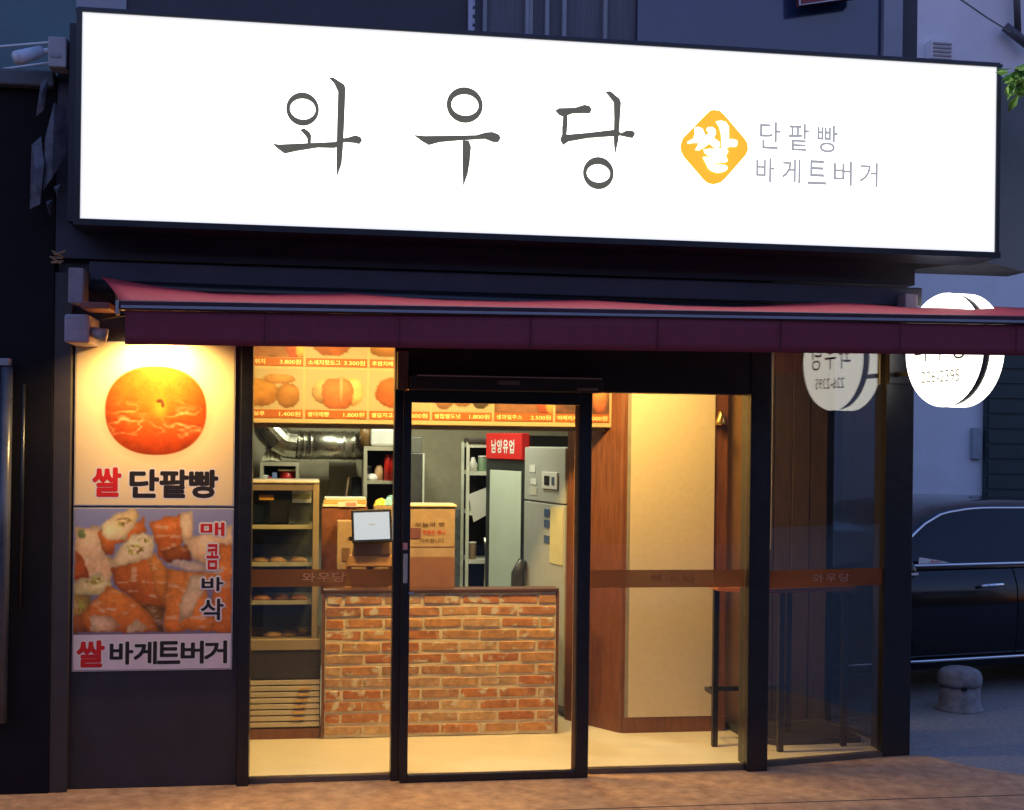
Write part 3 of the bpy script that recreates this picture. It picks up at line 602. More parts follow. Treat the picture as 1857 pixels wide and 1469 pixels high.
# ------------------------------------------------------------------ things on the counter
WT = .801; WS = .884
tb = thing('tablet_register', 'white tablet register with bright blank screen on tan counter stand', 'tablet', (-.68, .95, WT))
M_tan = mat('tan_stand', S(196, 146, 84), .5, .06, 20)
Mt = Matrix.Translation((-.68, .90, 1.247)) @ Matrix.Rotation(R(-14), 4, 'X') @ Matrix.Rotation(R(-2), 4, 'Y')
MB().box(-.117, .117, 0, .014, -.098, .098).xf(Mt).build('bezel', mat('bezel_black', (.012, .012, .013), .3), tb, bevel=.006)
MB().box(-.103, .103, -.003, -.0005, -.080, .080).xf(Mt).build('screen', emitter('screen_light', S(214, 222, 234), .9, .06), tb)
MB().box(-.018, .018, -.0045, -.0035, .006, .011).xf(Mt).build('screen_logo', mat('logo_grey', S(150, 158, 170), .5), tb)
MB().prism([(-.78, 1.16), (-.575, 1.16), (-.565, 1.075), (-.79, 1.075)], .93, .98).build('speaker_panel', mat('panel_brown', S(120, 88, 56), .6), tb, bevel=.006)
MB().prism([(-.805, 1.075-.001), (-.555, 1.075-.001), (-.535, WS+.12), (-.825, WS+.12)], .94, 1.06).build('stand_neck', M_tan, tb, bevel=.008)
for x0, x1 in ((-.845, -.79), (-.585, -.53)): MB().prism([(x0+.02, WS+.119), (x1+.0, WS+.119), (x1, WT), (x0, WT)], .97, 1.10).build('stand_foot', M_tan, tb, bevel=.006)
MB().box(-.785, -.59, .975, 1.08, WT, WS+.09).build('printer', mat('printer_brown', S(104, 66, 44), .6), tb, bevel=.006)
MB().box(-.72, -.685, .9555, .974, WT, WS+.05).build('cable_plug', M_black, tb); MB().box(-.66, -.635, .9555, .974, WT, WS+.045).build('cable_plug', M_black, tb)
def carton(name, label, x0, x1, y0, y1, z0, z1, cat='carton', m=None, flap=True):
    t = thing(name, label, cat, ((x0+x1)/2, (y0+y1)/2, z0))
    MB().box(x0, x1, y0, y1, z0, z1).build('box_body', m or M_card, t, bevel=.004)
    if flap: MB().box(x0+.003, x1-.003, (y0+y1)/2-.025, (y0+y1)/2+.025, z1+.0002, z1+.0015).build('tape', mat('packing_tape', S(200, 160, 100), .3), t)
    return t
c1 = carton('writing_carton', 'cardboard carton with handwritten notice in black and red', -.475, -.18, 1.02, 1.24, WT, 1.353)
MB().box(-.4755, -.1795, 1.0175, 1.0198, WT+.001, 1.05).build('lower_flap', mat('carton_red', S(130, 86, 64), .7, .12, 14), c1)
MB().box(-.465, -.385, 1.0160, 1.0178, 1.165, 1.228).build('label_sticker', mat('sticker_purple', S(112, 66, 72), .6), c1)
M_hand = mat('pen_black', S(70, 48, 34), .6); M_handr = mat('pen_red', S(176, 62, 44), .6)
text_mb('오늘의 빵', -.42, -.24, 1.235, 1.262, 1.0165, bold=.01).build('handwriting', M_hand, c1)
text_mb('특별한 행사', -.375, -.235, 1.185, 1.215, 1.0165, bold=.015).build('handwriting', M_handr, c1)
text_mb('시작합니다', -.39, -.245, 1.14, 1.165, 1.0165, bold=.005).build('handwriting', M_hand, c1)
for z in (1.115, 1.0525): MB().box(-.472, -.183, 1.0166, 1.0176, z, z+.003).build('crease', mat('crease_brown', S(120, 78, 44), .7), c1)
MB().box(-.483, -.172, 1.01, 1.25, 1.3545, 1.366).build('lid', mat('lid_cream', S(224, 206, 160), .6), c1, bevel=.002)
c2 = carton('tan_carton', 'tall tan carton behind the tablet register stand', -.875, -.70, 1.13, 1.27, WT, 1.26)
MB().box(-.845, -.80, 1.126, 1.1295, 1.02, 1.10).build('printed_mark', mat('mark_brown', S(110, 80, 50), .6), c2)
MB().box(-.805, -.735, 1.122, 1.1295, 1.155, 1.168).build('hand_hole', M_black, c2)
carton('open_carton', 'open carton right of the tablet register holding crumpled wrappers', -.655, -.49, 1.12, 1.29, WT, 1.35)
wr = thing('crumpled_wrapper', 'crumpled yellow and blue plastic wrapper lying on carton', 'wrapper', (-.58, 1.2, 1.352))
def crumple(x0, x1, y0, y1, z0, h, seed):
    rg = random.Random(seed); n = 9
    H = [[h*(.35+.65*rg.random())*math.sin(math.pi*i/n)**.5 if 0 < i < n else 0 for i in range(n+1)] for j in range(n+1)]
    return MB().grid(lambda u, v: (x0+u*(x1-x0), y0+v*(y1-y0), z0+H[round(v*n)][round(u*n)]*(1 if 0 < v < 1 else .12)), n, n)
crumple(-.655, -.575, 1.13, 1.25, 1.3516, .05, 1).build('yellow_half', mat('wrap_yellow', S(220, 214, 90), .35), wr)
crumple(-.60, -.50, 1.13, 1.25, 1.3516, .065, 2).build('blue_half', mat('wrap_blue', S(120, 186, 214), .35), wr)
ps = thing('paper_stack', 'stack of white papers and trays behind the counter left end', 'paper', (-.80, 1.35, WT))
MB().box(-.965, -.69, 1.30, 1.50, WT, 1.335).build('tray_block', mat('tray_brown', S(126, 74, 52), .7, .3, 24), ps)
for k, (a, b, m) in enumerate(((-.96, -.70, S(232, 224, 190)), (-.955, -.695, S(228, 180, 110)), (-.95, -.70, S(236, 236, 220)))):
    MB().box(a, b, 1.29+.01*k, 1.48, 1.337+.019*k, 1.354+.019*k).build('sheet_pile', mat('pile_%d' % k, m, .6), ps, bevel=.002)
nt_ = thing('leaflet', 'white leaflet with a pink patch leaning on paper stack', 'leaflet', (-.80, 1.28, 1.337))
MB().add([(-.86, 1.284, 1.338), (-.745, 1.284, 1.338), (-.755, 1.288, 1.374), (-.875, 1.288, 1.366), (-.86, 1.286, 1.338), (-.745, 1.286, 1.338), (-.755, 1.2895, 1.374), (-.875, 1.2895, 1.366)], [(0,1,2,3),(7,6,5,4),(0,4,5,1),(1,5,6,2),(2,6,7,3),(3,7,4,0)]).build('sheet', M_white, nt_)
MB().box(-.82, -.76, 1.2815, 1.2835, 1.344, 1.364).build('pink_patch', mat('patch_pink', S(226, 150, 150), .6), nt_)
tag(box(-.945, -.86, .98, 1.09, .8005, .850).build('tub_riser', M_card, bevel=.004), 'small cardboard block under the clear tub on counter', 'block')
bw = thing('lidded_tub', 'steel rimmed clear tub beside tan carton on the counter', 'tub', (-.90, .98, WT))
MB().lathe([(.035, 0), (.042, .05), (.050, .085), (.046, .085), (.03, .004)], (-.905, 1.03, WT+.05)).build('tub', mat('tub_plastic', S(180, 150, 96), .3), bw, smooth=True)
MB().lathe([(.050, .086), (.053, .092), (.053, .112), (.03, .118), (.002, .118)], (-.905, 1.03, WT+.05)).build('lid', mat('lid_steel', (.5, .52, .52), .25, .05, 3, 0, .9), bw, smooth=True)

# ------------------------------------------------------------------ menu board
mbd = thing('menu_board', 'long cream menu board with bread photos and brown price strips', 'menu board', (-.4, .9, 2.3))
MX0, MX1 = -2.12, .775
MB().box(MX0, MX1, .905, .945, 1.838, 2.555).build('panel', mat('menu_cream', (.40, .30, .165), .6, .04, 10), mbd, bevel=.004)
MB().box(MX0, MX1, .9455, .99, 1.812, 1.845).build('under_rail', mat('menu_rail', (.3, .24, .16), .6), mbd)
M_strip = mat('price_brown', S(150, 80, 34), .5, .1, 20); M_price = mat('price_cream', S(236, 200, 140), .5, .03)
cols_ = [-1.437+.3672*k for k in range(-1, 6)]          # left edges of price strips
low = [None, ('쌀소보루', '1.400원'), ('쌀야채빵', '1.800원'), ('쌀감자고로케', '1.800원'), ('쌀찹쌀도넛', '1.800원'), ('생과일주스', '2.500원'), ('아메리카노', '3.000원')]
upp = [None, ('샌드위치', '3.800원'), ('소세지핫도그', '3.300원'), ('후렌치레몬', '3.500원'), ('단팥빵', '1.500원'), ('소금빵', '1.500원'), ('카페라떼', '3.500원')]
def food(kind, seed):
    def fn(u, v):
        n1 = fbm(u, v, 6, seed); n2 = fbm(u, v, 18, seed+4); img = np.zeros(u.shape+(3,))+np.array((176, 156, 120.))
        def ov(cx, cy, rx, ry, a, b, pw=2.2):
            nonlocal img
            q = np.abs((u-cx)/rx)**pw+np.abs((v-cy)/ry)**pw+.35*(n2-.5); m = np.clip((1-q)*9, 0, 1); h = np.clip(1-q, 0, 1)**.5
            t = np.clip((v-cy+ry)/(2*ry), 0, 1)[..., None]
            img = blend(img, m, (np.array(a, float)*(1-t)+np.array(b, float)*t)*(.70+.34*h+.3*(n1-.5))[..., None])
        if kind == 0: ov(.28, .60, .34, .36, (222,150,50), (160,92,36)); ov(.62, .25, .26, .13, (214,150,70), (170,104,50)); ov(.76, .66, .19, .32, (206,134,54), (150,90,40))
        elif kind == 1: ov(.30, .55, .20, .32, (230,200,130), (150,100,60)); ov(.76, .55, .19, .36, (236,204,120), (196,140,70)); ov(.52, .60, .26, .40, (216,120,60), (186,84,40), 3); ov(.58, .5, .03, .36, (230,160,110), (210,120,70))
        elif kind == 2: ov(.42, .55, .33, .40, (210,104,36), (170,70,24))
        elif kind == 3: ov(.2, .6, .18, .36, (190,120,70), (130,80,50)); ov(.5, .55, .2, .34, (206,140,80), (150,90,50)); ov(.82, .6, .17, .34, (110,84,62), (70,54,44))
        elif kind == 4: img = np.zeros(img.shape)+np.array((150, 92, 60.))*(.7+.5*n1)[..., None]; ov(.84, .55, .14, .5, (220,120,50), (190,60,40)); ov(.95, .7, .08, .3, (236,190,80), (220,150,60))
        else: img = np.zeros(img.shape)+np.array((120, 70, 52.))*(.7+.5*n1)[..., None]; ov(.3, .5, .2, .4, (190,140,110), (90,60,50)); ov(.82, .55, .14, .45, (236,170,80), (180,70,40))
        gm_ = img.mean(-1, keepdims=True); return (img*.72+gm_*.28)*.92
    return fn
for k, x0 in enumerate(cols_):
    x1 = x0+.352 if k < 6 else .727
    for (item, z0, z1) in ((low[k], 1.868, 1.916), (upp[k], 2.168, 2.216)):
        if item is None: continue
        s_ = MB().box(x0, x1, .9015, .9045, z0, z1).build('price_strip', M_strip, mbd)
        text_mb(item[0], x0+.012, x0+.012+.031*len(item[0]), z0+.010, z1-.010, .9000, bold=.02).build('dish_name', M_price, s_)
        text_mb(item[1], x1-.134, x1-.012, z0+.010, z1-.010, .9000, bold=.015).build('price', M_price, s_)
    if k == 0: continue
    kd = k-1
    paint('dish_photo', x0, x1, 1.917 if kd >= 4 else 1.921, 2.150, .9035, 44, 34, food(kd, 40+k), mbd)
    paint('dish_photo', x0, x1, 2.218, 2.44, .9035, 30, 24, food((4, 2, 0, 2, 1, 5)[kd], 60+k), mbd)

# ------------------------------------------------------------------ partition, nook and fridges
pt = thing('partition', 'cream panelled partition with dark wood trim beside the sliding door', 'partition', (1.08, .85, .025))
MB().vprism([(.80, .825), (1.44, .825), (1.44, 1.0), (.92, 1.0), (.60, 1.26), (.54, 1.22), (.785, .835)], .0255, 2.56).build('wood_body', M_wood, pt)
pn = MB().box(.842, 1.358, .812, .8245, .118, 2.5).build('cream_panel', M_cream, pt, bevel=.002)
MB().box(.822, .8415, .814, .8245, .118, 2.5).build('grey_bead', mat('bead_grey', (.26, .22, .17), .6), pt)
MB().box(.81, 1.44, .815, .8245, .0255, .1175).build('skirting', M_wood, pt, bevel=.002)
tag(MB().box(1.441, 1.66, .90, .95, .0255, 2.56).build('nook_wall', mat('nook_plaster', S(190, 140, 84), .7, .05, 14, .03)), 'narrow tan wall strip between the partition and the wood wall', 'wall')
ww_ = thing('wood_wall', 'brown wood panelled wall behind the bar table and corner glass', 'wall', (1.9, .93, .025))
for k in range(4): MB().box(1.661+k*.115, 1.661+k*.115+.112, .93+.004*(k % 2), .98, .0255, 2.56).build('board', mat('dull_wood', S(76, 60, 50), .5, .3, 9, .08, stretch=(6, 6, .6)), ww_, bevel=.003)
sl = thing('wall_sconce', 'small brass wall light high on the wood strip of the partition', 'wall light', (1.40, .80, 1.9))
MB().lathe([(.03, 0), (.034, .015), (.022, .05), (.016, .08), (.004, .09)], (1.385, .79, 1.86)).build('shade', mat('brass', (.5, .32, .12), .25, .1, 6, 0, .9), sl, smooth=True)
MB().box(1.37, 1.40, .80, .824, 1.88, 1.93).build('wall_plate', mat('brass', (.5, .32, .12), .25), sl)
def fridge(name, label, A, B, h, dep):
    A = Vector(A); B = Vector(B); d = B-A; w = d.length; rz = math.atan2(d.y, d.x)
    return thing(name, label, 'fridge', (A.x, A.y, .025), rz), w
f1, w = fridge('steel_fridge', 'grey steel kitchen fridge with a control panel and taped notices', (.385, 1.93), (.535, 1.26), 1.7, .5)
def fb(x0, x1, y0, y1, z0, z1, nm, m, par, bv=.004): return MB().box(x0, x1, y0, y1, z0, z1).build(nm, m, par, bevel=bv, local=True)
M_fsteel = mat('fridge_steel', (.52, .53, .51), .45, .08, 3, 0, .2, stretch=(20, 1, 1))
fb(0, w, .03, .5, .06, 1.69, 'body', M_fsteel, f1); fb(0.01, w-.01, .04, .45, 0, .0595, 'plinth', M_black, f1)
u = fb(0.005, w-.005, 0, .029, 1.335, 1.685, 'upper_door', M_fsteel, f1); d_ = fb(0.005, w-.005, 0, .029, .07, 1.325, 'lower_door', M_fsteel, f1)
fb(.33, .58, -.012, -.0005, 1.42, 1.53, 'control_panel', M_white, f1); fb(.38, .46, -.016, -.0125, 1.445, 1.505, 'display', M_black, f1); fb(.50, .54, -.016, -.0125, 1.45, 1.50, 'knob', mat('knob_blue', (.1, .14, .25), .4), f1)
for a_ in ((.10, .20, 1.52, 1.57), (.12, .22, 1.44, 1.48), (.10, .23, 1.37, 1.42)): fb(a_[0], a_[1], -.003, -.0005, a_[2], a_[3], 'sticker', M_white if a_[2] > 1.4 else mat('sticker_cream', (.6, .58, .5), .5), f1, 0)
fb(.46, .66, -.004, -.0005, .95, 1.31, 'notice', mat('notice_paper', S(206, 196, 150), .7, .1, 12), f1, 0)
for z in (1.20, 1.10, 1.27): fb(.36, .45, -.004, -.0005, z-.03, z+.02, 'sticker', mat('sticker_blue', S(70, 90, 130), .6), f1, 0)
MB().tube([(.06, -.03, .62), (.04, -.055, .72), (.04, -.055, .84), (.06, -.03, .93)], [.03, .045, .045, .03], 10).build('handle', mat('handle_dark', (.05, .05, .05), .4), f1, smooth=True, local=True)
f2, w = fridge('display_fridge', 'tall narrow glass door drinks fridge with a red top sign', (.205, 2.52), (.40, 1.97), 1.8, .5)
fb(0, w, .04, .5, .05, 1.765, 'body', M_black, f2)
fb(.03, w-.02, -.02, .0395, 1.60, 1.78, 'header_sign', emitter('header_red', S(205, 38, 34), .55), f2, .006)
for i, ch in enumerate('남양유업'):
    text_mb(ch, .12+.088*i, .195+.088*i, 1.64, 1.735, -.0225, bold=.03).build('header_letter', M_white, f2, local=True)
fr = fb(.0, w, 0, .0395, .06, 1.598, 'door', mat('fridge_door_dark', (.03, .032, .033), .35), f2)
fb(.07, w-.05, -.006, -.0005, .10, 1.52, 'door_glass', mat('milky_glass', (.66, .74, .66), .18, .06, 2), fr)
# kitchen rear: tiles, rack, shelves, duct
M_tile = mat('grey_tile', (.24, .27, .27), .3, .3, 14)
for i in range(3):
    for j in range(4):
        x = -.14+i*.152; z = .42+j*.20
        MB().box(x, x+.148, 3.293, 3.3095, z, z+.196).build('tile', M_tile, bld, bevel=.002)
rk = thing('wire_rack', 'white slotted steel shelf rack beside the drinks fridge', 'rack', (.17, 2.75, .025))
M_rack = mat('rack_white', (.72, .74, .64), .4)
for x, y in ((.075, 2.62), (.075, 2.95), (.36, 2.95), (.36, 2.62)): MB().box(x, x+.022, y, y+.022, .025, 1.74).build('upright', M_rack, rk)
for z in (.62, .86, 1.21, 1.50, 1.70): MB().box(.10, .355, 2.615, 2.975, z, z+.028).build('shelf', M_rack, rk)
MB().box(.10, .355, 2.978, 2.99, .1, 1.73).build('back_sheet', M_black, rk)
tag(MB().box(.08, .30, 2.60, 2.85, 1.731, 1.77).build('folded_tray', mat('tray_dark', (.06, .05, .045), .5), bevel=.01), 'dark flat tray on top of the wire rack', 'tray')
pp_ = thing('hanging_paper', 'white paper sheet clipped on the wire rack uprights', 'paper', (.15, 2.6, 1.2))
MB().add([(.09, 2.607, 1.36), (.24, 2.607, 1.42), (.235, 2.607, 1.22), (.13, 2.607, 1.16), (.09, 2.611, 1.36), (.24, 2.611, 1.42), (.235, 2.611, 1.22), (.13, 2.611, 1.16)], [(0,1,2,3),(7,6,5,4),(0,4,5,1),(1,5,6,2),(2,6,7,3),(3,7,4,0)]).build('sheet', M_white, pp_)
tag(MB().lathe([(.03, 0), (.035, .05), (.02, .07), (.012, .1)], (.13, 2.68, 1.529)).build('mug', M_white, smooth=True), 'white mug on the upper wire rack shelf', 'mug')
tag(MB().tube([(.22, 2.6, .65), (.225, 2.6, .95), (.22, 2.6, 1.05)], [.012, .012, .02], 8).build('whisk', M_steel, smooth=True), 'steel whisk hanging on the front of wire rack', 'whisk')
du = thing('exhaust_duct', 'silver ribbed exhaust duct with elbow running along kitchen wall', 'duct', (-1.0, 2.9, 1.7))
M_duct = mat('galvanised', (.62, .62, .56), .28, .14, 6, .05, 1.0)
MB().tube([(-1.15, 2.9, 1.705), (-.66, 2.9, 1.705)], .105, 24).build('straight_run', M_duct, du, smooth=True)
for x in (-1.13, -1.09, -1.04, -.80, -.73): MB().tube([(x, 2.9, 1.705), (x+.010, 2.9, 1.705)], .112, 24).build('seam_band', M_duct, du, smooth=True)
MB().tube([(-1.14, 2.9, 1.705), (-1.21, 2.9, 1.712), (-1.28, 2.9, 1.75)], .107, 20).build('elbow', M_duct, du)
MB().tube([(-1.275, 2.9, 1.748), (-1.33, 2.9, 1.80), (-1.42, 2.9, 1.95)], .106, 20).build('elbow', M_duct, du)
MB().tube([(-1.262, 2.9, 1.73), (-1.29, 2.9, 1.757)], .115, 20).build('seam_band', M_duct, du)
def shelf_unit(name, label, x0, x1, y0, y1, z0, z1, shelves, m):
    t = thing(name, label, 'shelf', ((x0+x1)/2, y0, z0))
    MB().box(x0, x0+.025, y0, y1, z0, z1).build('side', m, t); MB().box(x1-.025, x1, y0, y1, z0, z1).build('side', m, t)
    MB().box(x0+.0255, x1-.0255, y0, y1, z1-.03, z1).build('top', m, t); MB().box(x0+.0255, x1-.0255, y1-.01, y1, z0, z1-.031).build('back', mat('shelf_back_dark', (.05, .045, .04), .7), t)
    for z in shelves: MB().box(x0+.0255, x1-.0255, y0+.002, y1-.011, z, z+.022).build('shelf_board', m, t)
    return t
M_shelf = mat('shelf_greybeige', (.42, .38, .29), .6)
shelf_unit('kitchen_shelf', 'grey kitchen shelf holding a red bucket under the duct', -1.40, -1.12, 2.85, 3.15, .03, 1.58, (1.36,), M_shelf)
bk = thing('red_bucket', 'red bucket with a pale lid on the shelf under the duct', 'bucket', (-1.19, 2.95, 1.382))
MB().lathe([(.045, 0), (.062, .13), (.058, .13), (.04, .01)], (-1.205, 2.95, 1.382)).build('pail', mat('red_plastic', S(200, 34, 26), .4), bk, smooth=True)
MB().box(-1.275, -1.135, 2.88, 3.02, 1.5125, 1.527).build('lid', mat('lid_cream', S(224, 206, 160), .6), bk, bevel=.004)
tag(MB().box(-1.315, -1.28, 2.88, 2.98, 1.382, 1.50).build('carton_pack', mat('pack_blue', S(120, 140, 190), .5), bevel=.003), 'pale blue pack on shelf beside the red bucket', 'pack')
tag(MB().box(-1.345, -1.318, 2.88, 2.96, 1.382, 1.47).build('spray_can', mat('can_red', S(170, 40, 50), .5), bevel=.006), 'narrow dark red pack on shelf under the duct', 'pack')
tag(crumple(-1.39, -1.25, 2.86, 3.0, 1.581, .10, 5).build('plastic_bag', mat('bag_white', S(190, 186, 160), .4)), 'crumpled pale plastic bag on top of the kitchen shelf', 'bag')
shelf_unit('storage_shelf', 'grey storage shelf with red bottles behind the tablet register', -.66, -.395, 2.7, 3.05, .03, 1.70, (1.43,), M_shelf)
for i, x in enumerate((-.485, -.45)):
    tag(MB().lathe([(.026, 0), (.026, .15), (.018, .17), (.012, .19)], (x, 2.77, 1.452)).build('red_bottle', mat('red_plastic', S(200, 34, 26), .4), smooth=True), 'red bottle on the storage shelf behind the tablet', 'bottle', 'red bottles on the storage shelf')
tag(MB().lathe([(.03, 0), (.034, .05), (.03, .09), (.014, .11)], (-.545, 2.8, 1.452)).build('jar', mat('jar_tan', S(190, 150, 110), .4), smooth=True), 'tan jar beside red bottles on the storage shelf', 'jar')
tag(MB().lathe([(.045, 0), (.05, .02), (.03, .045), (.01, .05)], (-.60, 2.78, 1.452)).build('bowl', M_white, smooth=True), 'white bowl on the storage shelf left of the jar', 'bowl')
tag(MB().box(-.61, -.40, 2.72, 3.0, 1.701, 1.83).build('white_sack', M_white, bevel=.02), 'white sack lying on top of the storage shelf', 'sack')
tag(MB().lathe([(.045, 0), (.045, .12), (.02, .14)], (-.645, 2.8, 1.701)).build('brown_jug', mat('jug_brown', S(120, 90, 50), .4), smooth=True), 'brown jug beside white sack on the storage shelf', 'jug')
ap = thing('dark_appliance', 'tall dark glass appliance with a pale edge trim beside carton', 'appliance', (-.36, 2.6, .03))
MB().box(-.43, -.245, 2.6, 2.95, .03, 1.655).build('body', mat('appliance_dark', (.10, .095, .09), .25, .3, 4), ap, bevel=.004)
MB().box(-.244, -.232, 2.59, 2.6, 1.16, 1.655).build('edge_trim', M_rack, ap)
MB().box(-.43, -.17, 2.57, 2.599, 1.135, 1.155).build('ledge', M_rack, ap)
tag(MB().box(-.425, -.34, 2.62, 2.8, 1.656, 1.80).build('towel', mat('towel_white', S(214, 220, 200), .8), bevel=.02), 'white folded towel on top of the dark appliance', 'towel')
tag(MB().box(-.335, -.25, 2.62, 2.8, 1.656, 1.77).build('socket_box', mat('socket_grey', (.18, .18, .16), .5), bevel=.006), 'grey socket box beside the folded towel on the appliance', 'box')
tag(MB().box(-.90, -.70, 3.2, 3.3, .5, 1.58).build('grey_cabinet', mat('cabinet_grey', (.30, .29, .23), .6, .08), bevel=.004), 'flat grey cabinet door under the duct on kitchen wall', 'cabinet')
tag(MB().tube([(-.80, 2.95, .9), (-.785, 2.95, 1.25), (-.76, 2.95, 1.47)], .008, 6).build('broom_stick', M_card, smooth=True), 'thin wooden stick leaning against kitchen wall below the duct', 'stick')
tag(MB().box(-.735, -.665, 3.0, 3.1, .9, 1.47).build('apron', mat('apron_black', (.015, .015, .018), .8), bevel=.015), 'black apron hanging left of the storage shelf', 'apron')
tag(MB().box(.605, .65, 1.165, 1.19, 1.68, 1.76).build('security_sensor', M_white, bevel=.01), 'small white motion sensor on the wood wall under menu board', 'sensor')

# ------------------------------------------------------------------ bar table by the corner glass
bt = thing('bar_table', 'tall narrow bar table with wood top and black steel legs', 'table', (1.65, .45, .025))
M_ttop = mat('table_wood', S(150, 84, 44), .35, .2, 10, .05, stretch=(1, 8, 8))
MB().vprism([(1.24, .36), (1.46, .22), (2.06, .36), (2.05, .60), (1.24, .66)], .918, .948).build('top', M_ttop, bt, bevel=.004)
for x, y, z in ((1.255, .44, .0255), (1.585, .28, .0255), (2.0, .375, .0255), (1.75, .60, .0605)): MB().box(x-.016, x+.016, y-.016, y+.016, z, .9175).build('leg', M_black, bt, bevel=.002)
MB().box(1.272, 1.735, .585, .61, .31, .335).build('foot_rail', M_black, bt); MB().box(1.246, 1.264, .457, .609, .311, .334).build('foot_rail', M_black, bt)
tag(MB().vprism([(1.50, .50), (1.62, .42), (2.14, .44), (2.10, .92), (1.47, .89)], .0255, .060).build('dark_overlay', mat('overlay_dark', (.035, .035, .036), .5), bevel=.004), 'added dark platform on the floor under the bar table', 'overlay')  # dark slab added to carry the dimness of the nook floor
bc = thing('blind_chain', 'thin looped blind chain hanging inside the corner glass', 'chain', (1.46, .13, 1.1))
MB().tube([(1.45, .14, 2.3), (1.446, .14, 1.25), (1.444, .14, 1.18), (1.455, .142, 1.155), (1.466, .144, 1.18), (1.468, .144, 1.25), (1.470, .145, 2.3)], .0022, 6).build('chain_loop', mat('chain_grey', (.35, .32, .28), .5), bc)

# ------------------------------------------------------------------ indoor lamps
def downlight(x, y, z, P, c, label, size=.24, group=None):
    t = thing('ceiling_light', label, 'ceiling light', (x, y, z), group=group)
    MB().lathe([(.09, 0), (.10, .02), (.10, .05), (.02, .06)], (x, y, z-.05)).build('housing', M_white, t, smooth=True)
    MB().lathe([(.002, -.004), (.075, -.004), (.08, 0), (.002, .001)], (x, y, z-.051)).build('diffuser', emitter('lamp_glow', c, 6), t)
    L = bpy.data.lights.new('ceiling_light_lamp', 'AREA'); L.shape = 'DISK'; L.size = size; L.energy = P; L.color = c
    o = bpy.data.objects.new('lamp_light', L); col.objects.link(o); o.parent = t; o.location = (0, 0, -.06); return t
WARM = (1, .63, .20); COOL = (1, .98, .70)
for x, y, P in ((-1.05, .27, 40), (-.3, .27, 40), (.45, .27, 38), (.98, .28, 18)):
    downlight(x, y, 2.555, P, WARM, 'round warm ceiling light inside the shop front', group='warm ceiling lights')
for x, y, P in ((-.9, 2.2, 18), (-.1, 1.9, 20)):
    downlight(x, y, 2.555, P, COOL, 'round white ceiling light over the kitchen', group='white kitchen lights')

# ------------------------------------------------------------------ round hanging sign
RX = PA+dv*.80; nrm = Vector((dv.y, -dv.x)); RC = RX+nrm*.5
rs = thing('round_sign', 'round white illuminated double sided hanging sign with a phone number', 'sign', (RC.x, RC.y, 2.257), math.atan2(-nrm.y, -nrm.x)+math.pi)
# local: x = away from wall, y = along the wall (towards +dv), face looks along -dv
WM[rs.name] = Matrix(((nrm.x, dv.x, 0, RC.x), (nrm.y, dv.y, 0, RC.y), (0, 0, 1, 2.257), (0, 0, 0, 1)))
rs.matrix_world = WM[rs.name]; rs.rotation_euler = (0, 0, math.atan2(nrm.y, nrm.x))
M_disc = emitter('disc_light', (1, .96, .84), 3.2)
def disc(y0, y1, rf, rr, nm, m):
    mb = MB(); n = 48; prof = [(y0, rf*.93), (y0+.004, rf*.98), (y0+.016, rf), (y1, rr)]
    for y, r in prof: mb.v += [(r*math.cos(2*math.pi*k/n), y, r*math.sin(2*math.pi*k/n)) for k in range(n)]
    for i in range(3):
        for k in range(n): mb.f.append((i*n+k, i*n+(k+1) % n, (i+1)*n+(k+1) % n, (i+1)*n+k))
    mb.f.append(tuple(range(n))); mb.f.append(tuple(3*n+k for k in range(n))[::-1])
    return mb.build(nm, m, rs, local=True)
d1 = disc(-.065, -.040, .30, .30, 'face', M_disc)
disc(.075, .008, .30, .30, 'face', M_disc)
mb = MB(); n = 48
for y in (-.0395, .0075): mb.v += [( .293*math.cos(2*math.pi*k/n), y, .293*math.sin(2*math.pi*k/n)) for k in range(n)]
mb.f = [(k, (k+1) % n, n+(k+1) % n, n+k) for k in range(n)]; mb.build('rim_band', M_black, rs, smooth=True, local=True)
M_disctxt = emitter('disc_lettering', S(92, 84, 70), .55); M_discnum = emitter('disc_number', S(140, 128, 104), .7)
def disc_text(s, x0, x1, z0, z1, m, bold, back=False):
    t = text_mb(s, x0, x1, z0, z1, -.0665, bold=bold)
    if back: t.xf(Matrix.Translation((0, .01, 0)) @ Matrix.Rotation(math.pi, 4, 'Z'))
    t.build('lettering', m, rs, local=True)
for bk_ in (False, True):
    for i, ch in enumerate('와우당'): disc_text(ch, -.215+.152*i, -.095+.152*i, -.055, .11, M_disctxt, 0., bk_)
    disc_text('226-2395', -.152, .152, -.17, -.106, M_discnum, .005, bk_)
MB().box(-.56, -.295, -.012, .012, .10, .125).build('bracket_arm', M_black, rs, local=True); MB().box(-.56, -.295, -.012, .012, -.12, -.095).build('bracket_arm', M_black, rs, local=True)
MB().box(-.575, -.561, -.03, .03, -.16, .16).build('bracket_plate', M_grey, rs, local=True)
MB().vprism([(2.155, .198), (2.30, .222), (2.30, .20), (2.16, .17)], 2.10, 2.46).build('sign_mount', M_black, bld)

